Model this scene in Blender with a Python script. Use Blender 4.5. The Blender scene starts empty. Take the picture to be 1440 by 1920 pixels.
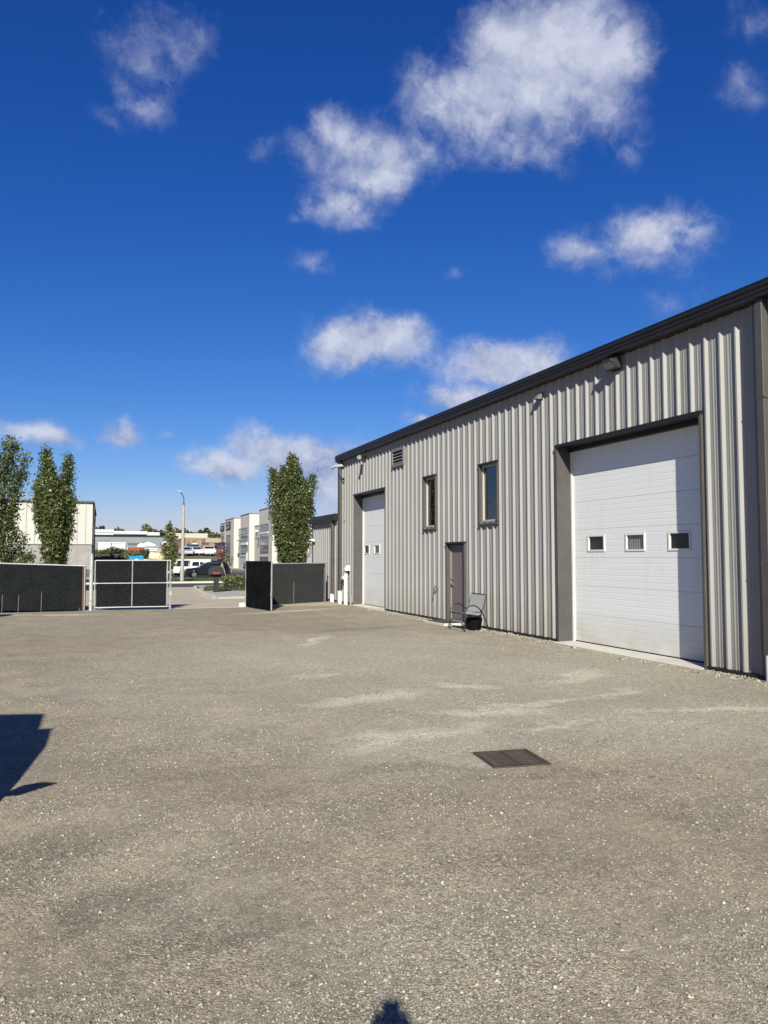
import bpy, bmesh, math, random
import numpy as np
from mathutils import Vector, Matrix, noise as mnoise
random.seed(7); rng = np.random.default_rng(7)
S = bpy.context.scene
COL = S.collection
R = math.radians
# ------------------------------------------------------------------ camera
EYE, FPX = 1.7, 1440.0
PITCH, YAW = R(3.358), R(20.80)
cam_d = bpy.data.cameras.new('camera'); cam = bpy.data.objects.new('camera', cam_d); COL.objects.link(cam)
cam_d.sensor_fit = 'VERTICAL'; cam_d.sensor_height = 36; cam_d.lens = 36*1440/1920
cam_d.clip_start = .03; cam_d.clip_end = 6000
cam.location = (0, 0, EYE); cam.rotation_euler = (math.pi/2+PITCH, 0, -YAW)
S.camera = cam
# surveying helpers: where the sight line through a photo point meets the place
def ray(px, py):
    u, v = (px-720)/FPX, (960-py)/FPX
    f = math.cos(PITCH)-v*math.sin(PITCH); z = math.sin(PITCH)+v*math.cos(PITCH)
    return (u*math.cos(YAW)+f*math.sin(YAW), -u*math.sin(YAW)+f*math.cos(YAW), z)
def atY(px, py, Y):
    r = ray(px, py); return Vector((r[0]/r[1]*Y, Y, EYE+r[2]/r[1]*Y))
def atX(px, py, X):
    r = ray(px, py); return Vector((X, r[1]/r[0]*X, EYE+r[2]/r[0]*X))
def G(y):                                   # the land falls gently to the street
    return 0. if y < 28 else -0.01*(min(y, 82)-28)
# ------------------------------------------------------------------ light
SUN_AZ, SUN_EL = R(21.3), R(29.0)           # light travels along +SUN_AZ from +Y towards +X
sd = Vector((math.sin(SUN_AZ)*math.cos(SUN_EL), math.cos(SUN_AZ)*math.cos(SUN_EL), -math.sin(SUN_EL)))
sl = bpy.data.lights.new('sun', 'SUN'); sun = bpy.data.objects.new('sun', sl); COL.objects.link(sun)
sl.energy = 5.0; sl.angle = R(.53); sl.color = (1, .95, .815)
sun.rotation_euler = sd.to_track_quat('-Z', 'Y').to_euler(); sun.location = (-20, -50, 40)
S.view_settings.view_transform = 'Standard'; S.view_settings.look = 'None'
S.view_settings.exposure = .8; S.view_settings.gamma = 1
S.render.engine = 'CYCLES'
# ------------------------------------------------------------------ sky with clouds
W = bpy.data.worlds.new('World'); S.world = W; W.use_nodes = True
def build_world():
    nt = W.node_tree; nt.nodes.clear(); N = nt.nodes.new; L = nt.links.new
    out = N('ShaderNodeOutputWorld')
    sky = N('ShaderNodeTexSky'); sky.sky_type = 'NISHITA'; sky.sun_disc = False
    sky.sun_elevation = SUN_EL; sky.sun_rotation = SUN_AZ+math.pi
    sky.altitude = 100; sky.air_density = 1.0; sky.dust_density = .35; sky.ozone_density = 3.0
    hs = N('ShaderNodeHueSaturation'); hs.inputs['Saturation'].default_value = 1.22; hs.inputs['Value'].default_value = 1.0
    gm = N('ShaderNodeGamma'); gm.inputs['Gamma'].default_value = 1.0
    L(sky.outputs[0], gm.inputs[0]); L(gm.outputs[0], hs.inputs['Color'])
    bg = N('ShaderNodeBackground'); bg.inputs[1].default_value = .1
    # the deep polarised blue of the day: each channel bent on its own
    sc_ = N('ShaderNodeSeparateColor'); cc_ = N('ShaderNodeCombineColor'); L(hs.outputs[0], sc_.inputs[0])
    for k, (g_, a_) in enumerate(((1.40, .78), (1.15, .66), (.92, .90))):
        m1 = N('ShaderNodeMath'); m1.operation = 'MULTIPLY'; L(sc_.outputs[k], m1.inputs[0]); m1.inputs[1].default_value = .1084
        m2 = N('ShaderNodeMath'); m2.operation = 'POWER'; L(m1.outputs[0], m2.inputs[0]); m2.inputs[1].default_value = g_
        m3 = N('ShaderNodeMath'); m3.operation = 'MULTIPLY'; L(m2.outputs[0], m3.inputs[0]); m3.inputs[1].default_value = a_*10/2**S.view_settings.exposure
        L(m3.outputs[0], cc_.inputs[k])
    L(cc_.outputs[0], bg.inputs[0])
    tc = N('ShaderNodeTexCoord')
    def vm(op, a, b=None):
        n = N('ShaderNodeVectorMath'); n.operation = op
        for k, s in enumerate((a, b)):
            if s is None: continue
            if hasattr(s, 'node'): L(s, n.inputs[k])
            else: n.inputs[k].default_value = s
        return n.outputs['Value'] if op in ('DOT_PRODUCT', 'LENGTH') else n.outputs[0]
    def ma(op, a, b=None, c=None, clamp=False):
        n = N('ShaderNodeMath'); n.operation = op; n.use_clamp = clamp
        for k, s in enumerate((a, b, c)):
            if s is None: continue
            if hasattr(s, 'node'): L(s, n.inputs[k])
            else: n.inputs[k].default_value = s
        return n.outputs[0]
    def fbm(vec, scale, detail, rough):
        n = N('ShaderNodeTexNoise'); n.inputs['Scale'].default_value = scale
        n.inputs['Detail'].default_value = detail; n.inputs['Roughness'].default_value = rough
        L(vec, n.inputs['Vector']); return n
    D = tc.outputs['Generated']
    wn = fbm(D, 8, 7, .6)
    off = vm('MULTIPLY', vm('SUBTRACT', wn.outputs['Color'], (.5, .5, .5)), (.11, .11, .09))
    P = vm('ADD', D, off)
    clouds = [(950,60,160,100,1.1),(820,165,100,70,.8),(1130,110,130,130,1),(400,865,90,34,1),(500,845,110,40,1.1),(620,235,60,60,.7),(640,370,90,60,.9),(320,60,110,60,.5),(240,150,70,50,.5),(1000,140,215,170,1.3),(890,190,170,105,1.1),(1060,50,160,120,1.2),(1120,190,120,130,.9),(980,260,170,80,.75),(1180,270,70,60,.5),
        (705,300,140,95,1.15),(650,245,65,65,.75),(585,280,75,45,.55),(480,285,45,45,.42),(655,365,80,55,.9),(800,280,75,65,.65),
        (275,95,90,65,.5),(365,50,90,60,.47),(262,190,60,55,.55),(220,225,70,32,.38),(1390,140,60,70,.45),(1410,45,60,45,.38),
        (1200,440,140,66,1.15),(1080,470,95,48,.7),(1290,455,75,42,.7),(1180,500,140,42,.55),(1270,555,90,38,.36),
        (690,652,155,72,1.4),(755,630,70,34,.8),(940,682,165,68,1.35),(850,745,90,50,1.0),(1010,670,50,34,.6),(790,785,45,28,.9),
        (80,812,100,38,1.1),(213,808,46,38,1),(300,815,28,16,.45),(288,855,24,12,.45),
        (560,850,175,62,1.35),(430,882,130,36,1.2),(625,890,130,85,1.3),(350,862,36,22,.55),(610,945,70,55,.8),(300,975,120,12,.4),
        (595,490,34,26,.42),(560,400,24,18,.36),(865,518,24,12,.3)]
    blobs = []
    for (cx, cy, rx, ry, w) in clouds:
        d = Vector(ray(cx, cy)).normalized()
        a = FPX*math.sqrt(1+((cx-720)/FPX)**2+((cy-960)/FPX)**2)
        blobs.append((d, rx/a, ry/a, w))
    r2 = random.Random(5)
    for k in range(20):                    # the same kind of scattered cumulus goes on all round
        az = R(70)+r2.random()*R(250); el = R(4+50*r2.random()**1.4)
        d = Vector((math.sin(az)*math.cos(el), math.cos(az)*math.cos(el), math.sin(el)))
        s = .04+.08*r2.random(); blobs.append((d, s*1.5, s*.6, .6+.5*r2.random()))
    w2 = fbm(D, 26, 5, .6); DW = vm('ADD', D, vm('MULTIPLY', vm('SUBTRACT', w2.outputs['Color'], (.5, .5, .5)), (.05, .05, .04)))   # curls the edges
    F = None
    for d, rx, ry, w in blobs:
        t1 = Vector((0, 0, 1)).cross(d).normalized(); t2 = d.cross(t1)
        cb = N('ShaderNodeCombineXYZ')
        L(vm('DOT_PRODUCT', P, tuple(t1/rx)), cb.inputs[0]); L(vm('DOT_PRODUCT', P, tuple(t2/ry)), cb.inputs[1])
        L(ma('MULTIPLY_ADD', vm('DOT_PRODUCT', P, tuple(d)), -3., 3.), cb.inputs[2])
        f = ma('MULTIPLY_ADD', vm('LENGTH', cb.outputs[0]), -w, w)
        F = f if F is None else ma('SMOOTH_MAX', F, f, .18)
    n1 = fbm(DW, 11, 12, .63)
    n2 = fbm(vm('ADD', DW, (-.008, -.012, .024)), 11, 12, .63)
    F = ma('MAXIMUM', F, -1.)
    dens0 = ma('MULTIPLY_ADD', ma('SUBTRACT', n1.outputs['Fac'], .5), 1.9, F)
    mr = N('ShaderNodeMapRange'); mr.interpolation_type = 'SMOOTHSTEP'
    L(dens0, mr.inputs[0]); mr.inputs[1].default_value = .0; mr.inputs[2].default_value = .86
    mr.inputs[3].default_value = 0; mr.inputs[4].default_value = .93
    shade = ma('ADD', ma('MULTIPLY', ma('SUBTRACT', n1.outputs['Fac'], n2.outputs['Fac']), 3.2), ma('MULTIPLY_ADD', dens0, .38, .30), clamp=True)
    cr = N('ShaderNodeMix'); cr.data_type = 'RGBA'
    L(shade, cr.inputs[0]); cr.inputs[6].default_value = (.22, .27, .43, 1); cr.inputs[7].default_value = (.505, .53, .63, 1)
    cbg = N('ShaderNodeBackground'); L(cr.outputs[2], cbg.inputs[0]); cbg.inputs[1].default_value = 1.28/2**S.view_settings.exposure
    mx = N('ShaderNodeMixShader'); L(ma('MULTIPLY', mr.outputs[0], ma('MULTIPLY_ADD', F, .8, .30, clamp=True)), mx.inputs[0]); L(bg.outputs[0], mx.inputs[1]); L(cbg.outputs[0], mx.inputs[2])
    L(mx.outputs[0], out.inputs[0])
build_world()
try:
    W.cycles.sampling_method = 'MANUAL'; W.cycles.sample_map_resolution = 512
except Exception: pass
# ------------------------------------------------------------------ materials
MATS = {}
def M(name, col, rough=.6, metal=0., var=0., vs=4., bump=0., bs=60., spec=.4, stretch=(1, 1, 1), var2=None):
    if name in MATS: return MATS[name]
    col = tuple(.82*c for c in col)
    m = bpy.data.materials.new(name); m.use_nodes = True; nt = m.node_tree; b = nt.nodes['Principled BSDF']
    N = nt.nodes.new; L = nt.links.new
    b.inputs['Base Color'].default_value = (*col, 1); b.inputs['Roughness'].default_value = rough
    b.inputs['Metallic'].default_value = metal; b.inputs['Specular IOR Level'].default_value = spec
    if var or bump:
        tc = N('ShaderNodeTexCoord'); mp = N('ShaderNodeMapping'); mp.inputs['Scale'].default_value = stretch
        L(tc.outputs['Object'], mp.inputs[0])
    if var:
        n = N('ShaderNodeTexNoise'); n.inputs['Scale'].default_value = vs; n.inputs['Detail'].default_value = 6
        n.inputs['Roughness'].default_value = .65; L(mp.outputs[0], n.inputs[0])
        r = N('ShaderNodeMapRange'); L(n.outputs[0], r.inputs[0]); r.inputs[1].default_value = .3; r.inputs[2].default_value = .7
        x = N('ShaderNodeMix'); x.data_type = 'RGBA'; L(r.outputs[0], x.inputs[0])
        lo = var2 or tuple(c*(1-var) for c in col); hi = tuple(min(1, c*(1+var)) for c in col)
        x.inputs[6].default_value = (*lo, 1); x.inputs[7].default_value = (*hi, 1); L(x.outputs[2], b.inputs['Base Color'])
        rr = N('ShaderNodeMapRange'); L(n.outputs[0], rr.inputs[0]); rr.inputs[3].default_value = max(0, rough-.12); rr.inputs[4].default_value = min(1, rough+.12)
        L(rr.outputs[0], b.inputs['Roughness'])
    if bump:
        n2 = N('ShaderNodeTexNoise'); n2.inputs['Scale'].default_value = bs; n2.inputs['Detail'].default_value = 5
        L(mp.outputs[0], n2.inputs[0]); bm_ = N('ShaderNodeBump'); bm_.inputs['Strength'].default_value = bump; bm_.inputs['Distance'].default_value = .02
        L(n2.outputs[0], bm_.inputs['Height']); L(bm_.outputs[0], b.inputs['Normal'])
    MATS[name] = m; return m
def glass_mat(name, tint=(.55, .6, .62), minr=.06):
    if name in MATS: return MATS[name]
    m = bpy.data.materials.new(name); m.use_nodes = True; nt = m.node_tree; nt.nodes.clear(); N = nt.nodes.new; L = nt.links.new
    o = N('ShaderNodeOutputMaterial'); t = N('ShaderNodeBsdfTransparent'); t.inputs[0].default_value = (*tint, 1)
    g = N('ShaderNodeBsdfGlossy'); g.inputs['Roughness'].default_value = .01
    fr = N('ShaderNodeLayerWeight'); fr.inputs[0].default_value = .5; pw = N('ShaderNodeMath'); pw.operation = 'POWER'; L(fr.outputs['Facing'], pw.inputs[0]); pw.inputs[1].default_value = 4.
    a = N('ShaderNodeMath'); a.operation = 'MULTIPLY_ADD'; L(pw.outputs[0], a.inputs[0]); a.inputs[1].default_value = 1.0; a.inputs[2].default_value = minr; a.use_clamp = True
    x = N('ShaderNodeMixShader'); L(a.outputs[0], x.inputs[0]); L(t.outputs[0], x.inputs[1]); L(g.outputs[0], x.inputs[2]); L(x.outputs[0], o.inputs[0])
    MATS[name] = m; return m
siding = M('siding', (.295, .295, .286), .5, 0, .05, 1.3, stretch=(1, 1, .35), spec=.3)
def soil(m, zt, amt, col=(.16, .13, .10)):       # dirt splashed up the foot of a wall, run-off streaks
    nt = m.node_tree; N = nt.nodes.new; L = nt.links.new; b = nt.nodes['Principled BSDF']; src = b.inputs['Base Color'].links[0].from_socket
    tc = N('ShaderNodeTexCoord'); sp = N('ShaderNodeSeparateXYZ'); L(tc.outputs['Object'], sp.inputs[0])
    n = N('ShaderNodeTexNoise'); n.inputs['Scale'].default_value = 3.; n.inputs['Detail'].default_value = 8; n.inputs['Roughness'].default_value = .7; L(tc.outputs['Object'], n.inputs[0])
    g = N('ShaderNodeMapRange'); L(sp.outputs[2], g.inputs[0]); g.inputs[1].default_value = zt; g.inputs[2].default_value = 0.; g.inputs[4].default_value = amt*1.6
    mu = N('ShaderNodeMath'); mu.operation = 'MULTIPLY'; L(g.outputs[0], mu.inputs[0]); L(n.outputs[0], mu.inputs[1])
    n2 = N('ShaderNodeTexNoise'); n2.inputs['Scale'].default_value = 9.; n2.inputs['Detail'].default_value = 6
    mp = N('ShaderNodeMapping'); mp.inputs['Scale'].default_value = (1, 1, .06); L(tc.outputs['Object'], mp.inputs[0]); L(mp.outputs[0], n2.inputs[0])
    r2 = N('ShaderNodeMapRange'); L(n2.outputs[0], r2.inputs[0]); r2.inputs[1].default_value = .5; r2.inputs[2].default_value = .8; r2.inputs[4].default_value = .3
    ad = N('ShaderNodeMath'); ad.operation = 'ADD'; ad.use_clamp = True; L(mu.outputs[0], ad.inputs[0]); L(r2.outputs[0], ad.inputs[1])
    x = N('ShaderNodeMix'); x.data_type = 'RGBA'; L(ad.outputs[0], x.inputs[0]); L(src, x.inputs[6]); x.inputs[7].default_value = (*col, 1); L(x.outputs[2], b.inputs['Base Color'])
soil(siding, .9, .45)
trim = M('taupe_trim', (.076, .072, .068), .5, 0, .12, 3, spec=.35)
charcoal = M('charcoal_metal', (.016, .016, .017), .45, 0, .15, 3, spec=.35)
whitepvc = M('white_pvc', (.70, .69, .65), .4, 0, .08, 5)
doorwhite = M('door_white', (.74, .755, .765), .42, 0, .03, 2, spec=.4)
galv = M('galvanised', (.38, .40, .395), .42, .35, .18, 14)
wire = M('wire', (.17, .19, .195), .6, .1)
screen = M('privacy_screen', (.006, .007, .0085), .9, 0, .6, 2.2, bump=.3, bs=40, spec=.03)
concrete = M('concrete', (.40, .375, .33), .9, 0, .12, 1.4, bump=.25, bs=80)
concrete2 = M('pale_concrete', (.55, .53, .47), .9, 0, .1, 2.5, bump=.2, bs=60)
black_iron = M('black_iron', (.012, .012, .013), .4)
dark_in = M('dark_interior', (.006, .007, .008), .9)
glass = glass_mat('glass', (.8, .82, .82), .01)
glass_dark = glass_mat('glass_tinted', (.12, .13, .14), .08)
rubber = M('rubber', (.012, .012, .013), .85, bump=.2, bs=40, spec=.1)
# ------------------------------------------------------------------ mesh building
class MB:
    def __init__(s): s.v = []; s.f = []; s.m = []
    def add(s, vs, fs, mi=0):
        o = len(s.v); s.v += [tuple(v) for v in vs]
        for f in fs: s.f.append(tuple(o+i for i in f)); s.m.append(mi)
        return s
    def box(s, x0, x1, y0, y1, z0, z1, mi=0, rz=0., c=None):
        p = [(x, y, z) for z in (z0, z1) for y in (y0, y1) for x in (x0, x1)]
        if rz:
            cx, cy = c or ((x0+x1)/2, (y0+y1)/2); cs, sn = math.cos(rz), math.sin(rz)
            p = [(cx+(x-cx)*cs-(y-cy)*sn, cy+(x-cx)*sn+(y-cy)*cs, z) for x, y, z in p]
        return s.add(p, [(0,2,3,1),(4,5,7,6),(0,1,5,4),(2,6,7,3),(0,4,6,2),(1,3,7,5)], mi)
    def cyl(s, a, b, r0, r1=None, n=10, cap=True, mi=0):
        a, b = Vector(a), Vector(b); r1 = r0 if r1 is None else r1
        d = (b-a).normalized(); t = d.cross(Vector((0, 0, 1)) if abs(d.z) < .9 else Vector((1, 0, 0))).normalized(); u = d.cross(t)
        vs = []
        for p, r in ((a, r0), (b, r1)):
            for k in range(n):
                q = 2*math.pi*k/n; vs.append(p+(t*math.cos(q)+u*math.sin(q))*r)
        fs = [(k, (k+1) % n, n+(k+1) % n, n+k) for k in range(n)]
        if cap: fs += [tuple(range(n-1, -1, -1)), tuple(range(n, 2*n))]
        return s.add(vs, fs, mi)
    def tube(s, pts, rad, n=8, mi=0):
        pts = [Vector(p) for p in pts]; rad = rad if isinstance(rad, (list, tuple)) else [rad]*len(pts)
        o = len(s.v); t = None
        for i, p in enumerate(pts):
            d = (pts[min(i+1, len(pts)-1)]-pts[max(i-1, 0)]).normalized()
            if t is None: t = d.cross(Vector((0, 0, 1)) if abs(d.z) < .9 else Vector((1, 0, 0))).normalized()
            else: t = (t-d*t.dot(d)).normalized()
            u = d.cross(t)
            for k in range(n):
                q = 2*math.pi*k/n; s.v.append(tuple(p+(t*math.cos(q)+u*math.sin(q))*rad[i]))
        for i in range(len(pts)-1):
            for k in range(n):
                s.f.append((o+i*n+k, o+i*n+(k+1) % n, o+(i+1)*n+(k+1) % n, o+(i+1)*n+k)); s.m.append(mi)
        e = o+(len(pts)-1)*n
        s.f.append(tuple(range(o+n-1, o-1, -1))); s.m.append(mi); s.f.append(tuple(range(e, e+n))); s.m.append(mi)
        return s
    def ext(s, poly, f, t0, t1, mi=0):          # extrude a 2-D polygon: f(a, b, t) -> xyz
        n = len(poly); vs = [f(a, b, t) for t in (t0, t1) for a, b in poly]
        fs = [(k, (k+1) % n, n+(k+1) % n, n+k) for k in range(n)]+[tuple(range(n-1, -1, -1)), tuple(range(n, 2*n))]
        return s.add(vs, fs, mi)
    def quad(s, a, b, c, d, mi=0): return s.add([a, b, c, d], [(0, 1, 2, 3)], mi)
    def build(s, name, mat, parent=None, smooth=False, world=False, kind=None, bevel=0.):
        me = bpy.data.meshes.new(name)
        off = parent_origin(parent) if (world and parent) else Vector((0, 0, 0))
        me.from_pydata([tuple(Vector(v)-off) for v in s.v], [], s.f)
        for m in (mat if isinstance(mat, (list, tuple)) else [mat]): me.materials.append(m)
        me.polygons.foreach_set('material_index', s.m)
        bm = bmesh.new(); bm.from_mesh(me); bmesh.ops.recalc_face_normals(bm, faces=bm.faces)
        if bevel: bmesh.ops.bevel(bm, geom=[e for e in bm.edges if len(e.link_faces) == 2 and e.calc_face_angle(0) > .5], offset=bevel, segments=1, affect='EDGES', clamp_overlap=True)
        bm.to_mesh(me); bm.free()
        if smooth:
            me.polygons.foreach_set('use_smooth', [True]*len(me.polygons))
            try: me.set_sharp_from_angle(angle=R(38))
            except Exception: pass
        o = bpy.data.objects.new(name, me); COL.objects.link(o)
        if parent: o.parent = parent
        if kind: o['kind'] = kind
        return o
def parent_origin(p):
    v = Vector((0, 0, 0))
    while p: v += p.location; p = p.parent
    return v
def tag(o, label, cat, group=None):
    o['label'] = label; o['category'] = cat
    if group: o['group'] = group
    return o
def thing(name, label, cat, loc=(0, 0, 0), rz=0., group=None):
    o = bpy.data.objects.new(name, None); COL.objects.link(o); o.empty_display_size = .2
    o.location = loc; o.rotation_euler = (0, 0, rz); return tag(o, label, cat, group)
def dup(o, parent=None):
    c = o.copy(); COL.objects.link(c); c.parent = parent
    for ch in list(o.children): dup(ch, c)
    return c
def share(o, name, parent, loc=(0, 0, 0), kind=None):    # one more object on the same mesh
    c = bpy.data.objects.new(name, o.data); COL.objects.link(c); c.parent = parent; c.location = loc
    return c
def struct(name, mb, mat, **k): return mb.build(name, mat, None, kind='structure', **k)
def fastmesh(name, V, F, mat, parent=None, col=None, kind=None, smooth=False):   # numpy verts, faces of equal size
    me = bpy.data.meshes.new(name); nv, nf, k = len(V), len(F), F.shape[1]
    me.vertices.add(nv); me.vertices.foreach_set('co', np.asarray(V, np.float32).ravel())
    me.loops.add(nf*k); me.loops.foreach_set('vertex_index', np.asarray(F, np.int32).ravel())
    me.polygons.add(nf); me.polygons.foreach_set('loop_start', np.arange(0, nf*k, k, dtype=np.int32))
    me.polygons.foreach_set('loop_total', np.full(nf, k, np.int32))
    if smooth: me.polygons.foreach_set('use_smooth', np.ones(nf, bool))
    me.update(calc_edges=True)
    if col is not None:
        a = me.color_attributes.new('tone', 'FLOAT_COLOR', 'POINT'); a.data.foreach_set('color', np.asarray(col, np.float32).ravel())
    me.materials.append(mat)
    o = bpy.data.objects.new(name, me); COL.objects.link(o)
    if parent: o.parent = parent
    if kind: o['kind'] = kind
    return o
# ------------------------------------------------------------------ ground
def undul(x, y):
    w = max(0., min(1., (20-y)/8.))*max(0., min(1., (8.3-x)/1.2))
    d = math.hypot(x-3.34, y-5.78); w *= max(0., min(1., (d-.6)/1.))
    return .012*w*(math.sin(.9*x+1.3*y)+math.sin(1.9*x-.7*y+1)+.6*math.sin(3.1*x+2.3*y))-.008*w
def gravel_mat():
    m = bpy.data.materials.new('gravel'); m.use_nodes = True; nt = m.node_tree; b = nt.nodes['Principled BSDF']; N = nt.nodes.new; L = nt.links.new
    b.inputs['Roughness'].default_value = .92; b.inputs['Specular IOR Level'].default_value = .18
    tc = N('ShaderNodeTexCoord')
    def noise(scale, detail=5, rough=.6, st=None):
        n = N('ShaderNodeTexNoise'); n.inputs['Scale'].default_value = scale; n.inputs['Detail'].default_value = detail; n.inputs['Roughness'].default_value = rough
        if st:
            mp = N('ShaderNodeMapping'); mp.inputs['Scale'].default_value = st[0]; mp.inputs['Rotation'].default_value = (0, 0, R(st[1])); L(tc.outputs['Object'], mp.inputs[0]); L(mp.outputs[0], n.inputs[0])
        else: L(tc.outputs['Object'], n.inputs[0])
        return n.outputs[0]
    def mr(s, a, b_, c=0., d=1.):
        n = N('ShaderNodeMapRange'); L(s, n.inputs[0])
        for k, v in enumerate((a, b_, c, d)): n.inputs[1+k].default_value = v
        return n.outputs[0]
    def mix(f, a, b_, mode='MIX'):
        n = N('ShaderNodeMix'); n.data_type = 'RGBA'; n.blend_type = mode
        if hasattr(f, 'node'): L(f, n.inputs[0])
        else: n.inputs[0].default_value = f
        for s, k in ((a, 6), (b_, 7)):
            if hasattr(s, 'node'): L(s, n.inputs[k])
            else: n.inputs[k].default_value = (*s, 1)
        return n.outputs[2]
    def mul(a, b_):
        n = N('ShaderNodeMath'); n.operation = 'MULTIPLY'; L(a, n.inputs[0])
        if hasattr(b_, 'node'): L(b_, n.inputs[1])
        else: n.inputs[1].default_value = b_
        return n.outputs[0]
    def add(a, b_):
        n = N('ShaderNodeMath'); n.operation = 'ADD'; L(a, n.inputs[0]); L(b_, n.inputs[1]); return n.outputs[0]
    big = noise(.35, 4, .55); mid = noise(1.7, 6, .65); fine = noise(55, 4, .7); grit = noise(210, 3, .7)
    dust = mr(mid, .44, .64)
    base = mix(mr(big, .38, .62), (.315, .272, .208), (.325, .300, .252))
    base = mix(mr(mid, .30, .66), mix(.5, base, (.20, .175, .138)), base)
    base = mix(mul(dust, .65), base, (.40, .345, .262))
    # tyre sweeps: long pale dusty streaks
    vv = noise(.16, 3, .5); base = mix(mul(mr(vv, .40, .60, 1, 0), .5), base, (.235, .208, .165))
    st = noise(1.0, 5, .6, ((.28, 2.4, 1), 12)); base = mix(mul(mr(st, .56, .76), .4), base, (.47, .425, .34))
    st2 = noise(1.0, 5, .6, ((2.2, .16, 1), 4)); base = mix(mul(mr(st2, .54, .76), .45), base, (.42, .37, .285))
    dk = noise(.9, 5, .6); base = mix(mul(mr(dk, .58, .76), .4), base, (.17, .148, .118))
    # dusty scuffs and damp patches, each with its own shape
    wp = N('ShaderNodeTexNoise'); wp.inputs['Scale'].default_value = 2.6; wp.inputs['Detail'].default_value = 6; L(tc.outputs['Object'], wp.inputs[0])
    def vm(op, a, b_=None):
        n = N('ShaderNodeVectorMath'); n.operation = op
        for k, q in enumerate((a, b_)):
            if q is None: continue
            if hasattr(q, 'node'): L(q, n.inputs[k])
            else: n.inputs[k].default_value = q
        return n.outputs['Value'] if op in ('DOT_PRODUCT', 'LENGTH') else n.outputs[0]
    pw = vm('ADD', tc.outputs['Object'], vm('MULTIPLY', vm('SUBTRACT', wp.outputs['Color'], (.5, .5, .5)), (.9, .9, 0)))
    def marks(lst):
        acc = None
        for (px, py, l, w, a) in lst:
            r_ = ray(px, py); t = -EYE/r_[2]; c0 = Vector((r_[0]*t, r_[1]*t, 0)); d = vm('SUBTRACT', pw, tuple(c0))
            u = vm('DOT_PRODUCT', d, (math.cos(R(a))/l, math.sin(R(a))/l, 0)); v = vm('DOT_PRODUCT', d, (-math.sin(R(a))/w, math.cos(R(a))/w, 0))
            cb = N('ShaderNodeCombineXYZ'); L(u, cb.inputs[0]); L(v, cb.inputs[1]); q = mr(vm('LENGTH', cb.outputs[0]), .35, 1.15, 1, 0)
            if acc is None: acc = q
            else:
                n = N('ShaderNodeMath'); n.operation = 'MAXIMUM'; L(acc, n.inputs[0]); L(q, n.inputs[1]); acc = n.outputs[0]
        return acc
    lite = marks([(600, 1264, .45, .22, 0), (872, 1283, .5, .3, -30), (925, 1334, .8, .22, -12), (1010, 1318, 1.1, .10, 3), (1030, 1358, .6, .12, 0), (745, 1382, .9, .35, 10), (1160, 1298, .5, .15, 20), (1350, 1330, 1.3, .16, -14), (590, 1200, 1.2, .2, 60), (830, 1375, .7, .25, 15), (110, 1153, 1.6, .3, -15), (540, 1146, 2.2, .3, 25), (700, 1310, 1.0, .3, 15), (1080, 1270, .8, .3, 30)])
    wide = marks([(980, 1270, 5.2, 3.2, 15), (620, 1230, 5., 4., 60), (1250, 1340, 2.6, 1.6, 0), (830, 1400, 1.4, .8, 15)])
    base = mix(mul(wide, .55), base, (.45, .432, .375))
    base = mix(mul(lite, .72), base, (.60, .56, .47))
    dark = marks([(1122, 1448, .12, .06, 0), (1245, 1525, .28, .09, -20), (1390, 1268, 1.2, .25, 90), (1010, 1450, .35, .14, 0), (770, 1440, .6, .18, -15), (60, 1600, .8, .3, 20), (380, 1760, .35, .2, 0), (200, 1690, .6, .25, 30), (820, 1165, 1.6, .2, 85), (660, 1180, 1.5, .35, 10)])
    base = mix(mul(dark, .45), base, (.14, .122, .098))
    # single stones, seen as cells of their own tone
    def cells(scale, lo, hi):
        v = N('ShaderNodeTexVoronoi'); v.inputs['Scale'].default_value = scale; L(tc.outputs['Object'], v.inputs['Vector'])
        sep = N('ShaderNodeSeparateColor'); L(v.outputs['Color'], sep.inputs[0])
        return v.outputs['Distance'], mr(sep.outputs[0], 0, 1, lo, hi), sep.outputs[1]
    d1, t1, r1 = cells(85, .45, 1.65); d2, t2, r2 = cells(190, .5, 1.55)
    stony = mr(noise(.8, 5, .6), .35, .62)
    g1 = N('ShaderNodeCombineColor'); [L(t1, g1.inputs[k]) for k in range(3)]
    g2 = N('ShaderNodeCombineColor'); [L(t2, g2.inputs[k]) for k in range(3)]
    c = mix(mul(stony, .8), base, mix(1., base, g1.outputs[0], 'MULTIPLY'))
    c = mix(.65, c, mix(1., c, g2.outputs[0], 'MULTIPLY'))
    c = mix(mul(mr(r1, .955, .965), .75), c, (.50, .47, .42))
    c = mix(mul(mr(fine, .35, .65), .35), c, mix(.6, c, (.13, .118, .098)))
    gr = noise(16, 9, .78); gm = N('ShaderNodeCombineColor'); tt = mr(gr, .30, .70, .62, 1.38); [L(tt, gm.inputs[k]) for k in range(3)]
    c = mix(.9, c, mix(1., c, gm.outputs[0], 'MULTIPLY'))
    c = mix(1., c, (.865, .855, .805), 'MULTIPLY')
    L(c, b.inputs['Base Color'])
    # the drive-through stays paler with dust, the left foreground darker
    hgt = add(mul(mr(d1, 0, .6, 1, 0), stony), add(mul(mr(d2, 0, .6, .5, 0), .8), add(mul(fine, .9), mul(grit, .3))))
    bp = N('ShaderNodeBump'); bp.inputs['Strength'].default_value = .6; bp.inputs['Distance'].default_value = .008
    L(hgt, bp.inputs['Height']); L(bp.outputs[0], b.inputs['Normal'])
    return m
gravel = gravel_mat()
asphalt = M('asphalt', (.052, .052, .054), .9, 0, .2, .8, bump=.3, bs=90)
drive_c = M('driveway_concrete', (.43, .375, .285), .9, 0, .12, .7, bump=.2, bs=70)
lawn = M('lawn', (.050, .068, .024), .95, 0, .4, 1.5, bump=.6, bs=30)
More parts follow.
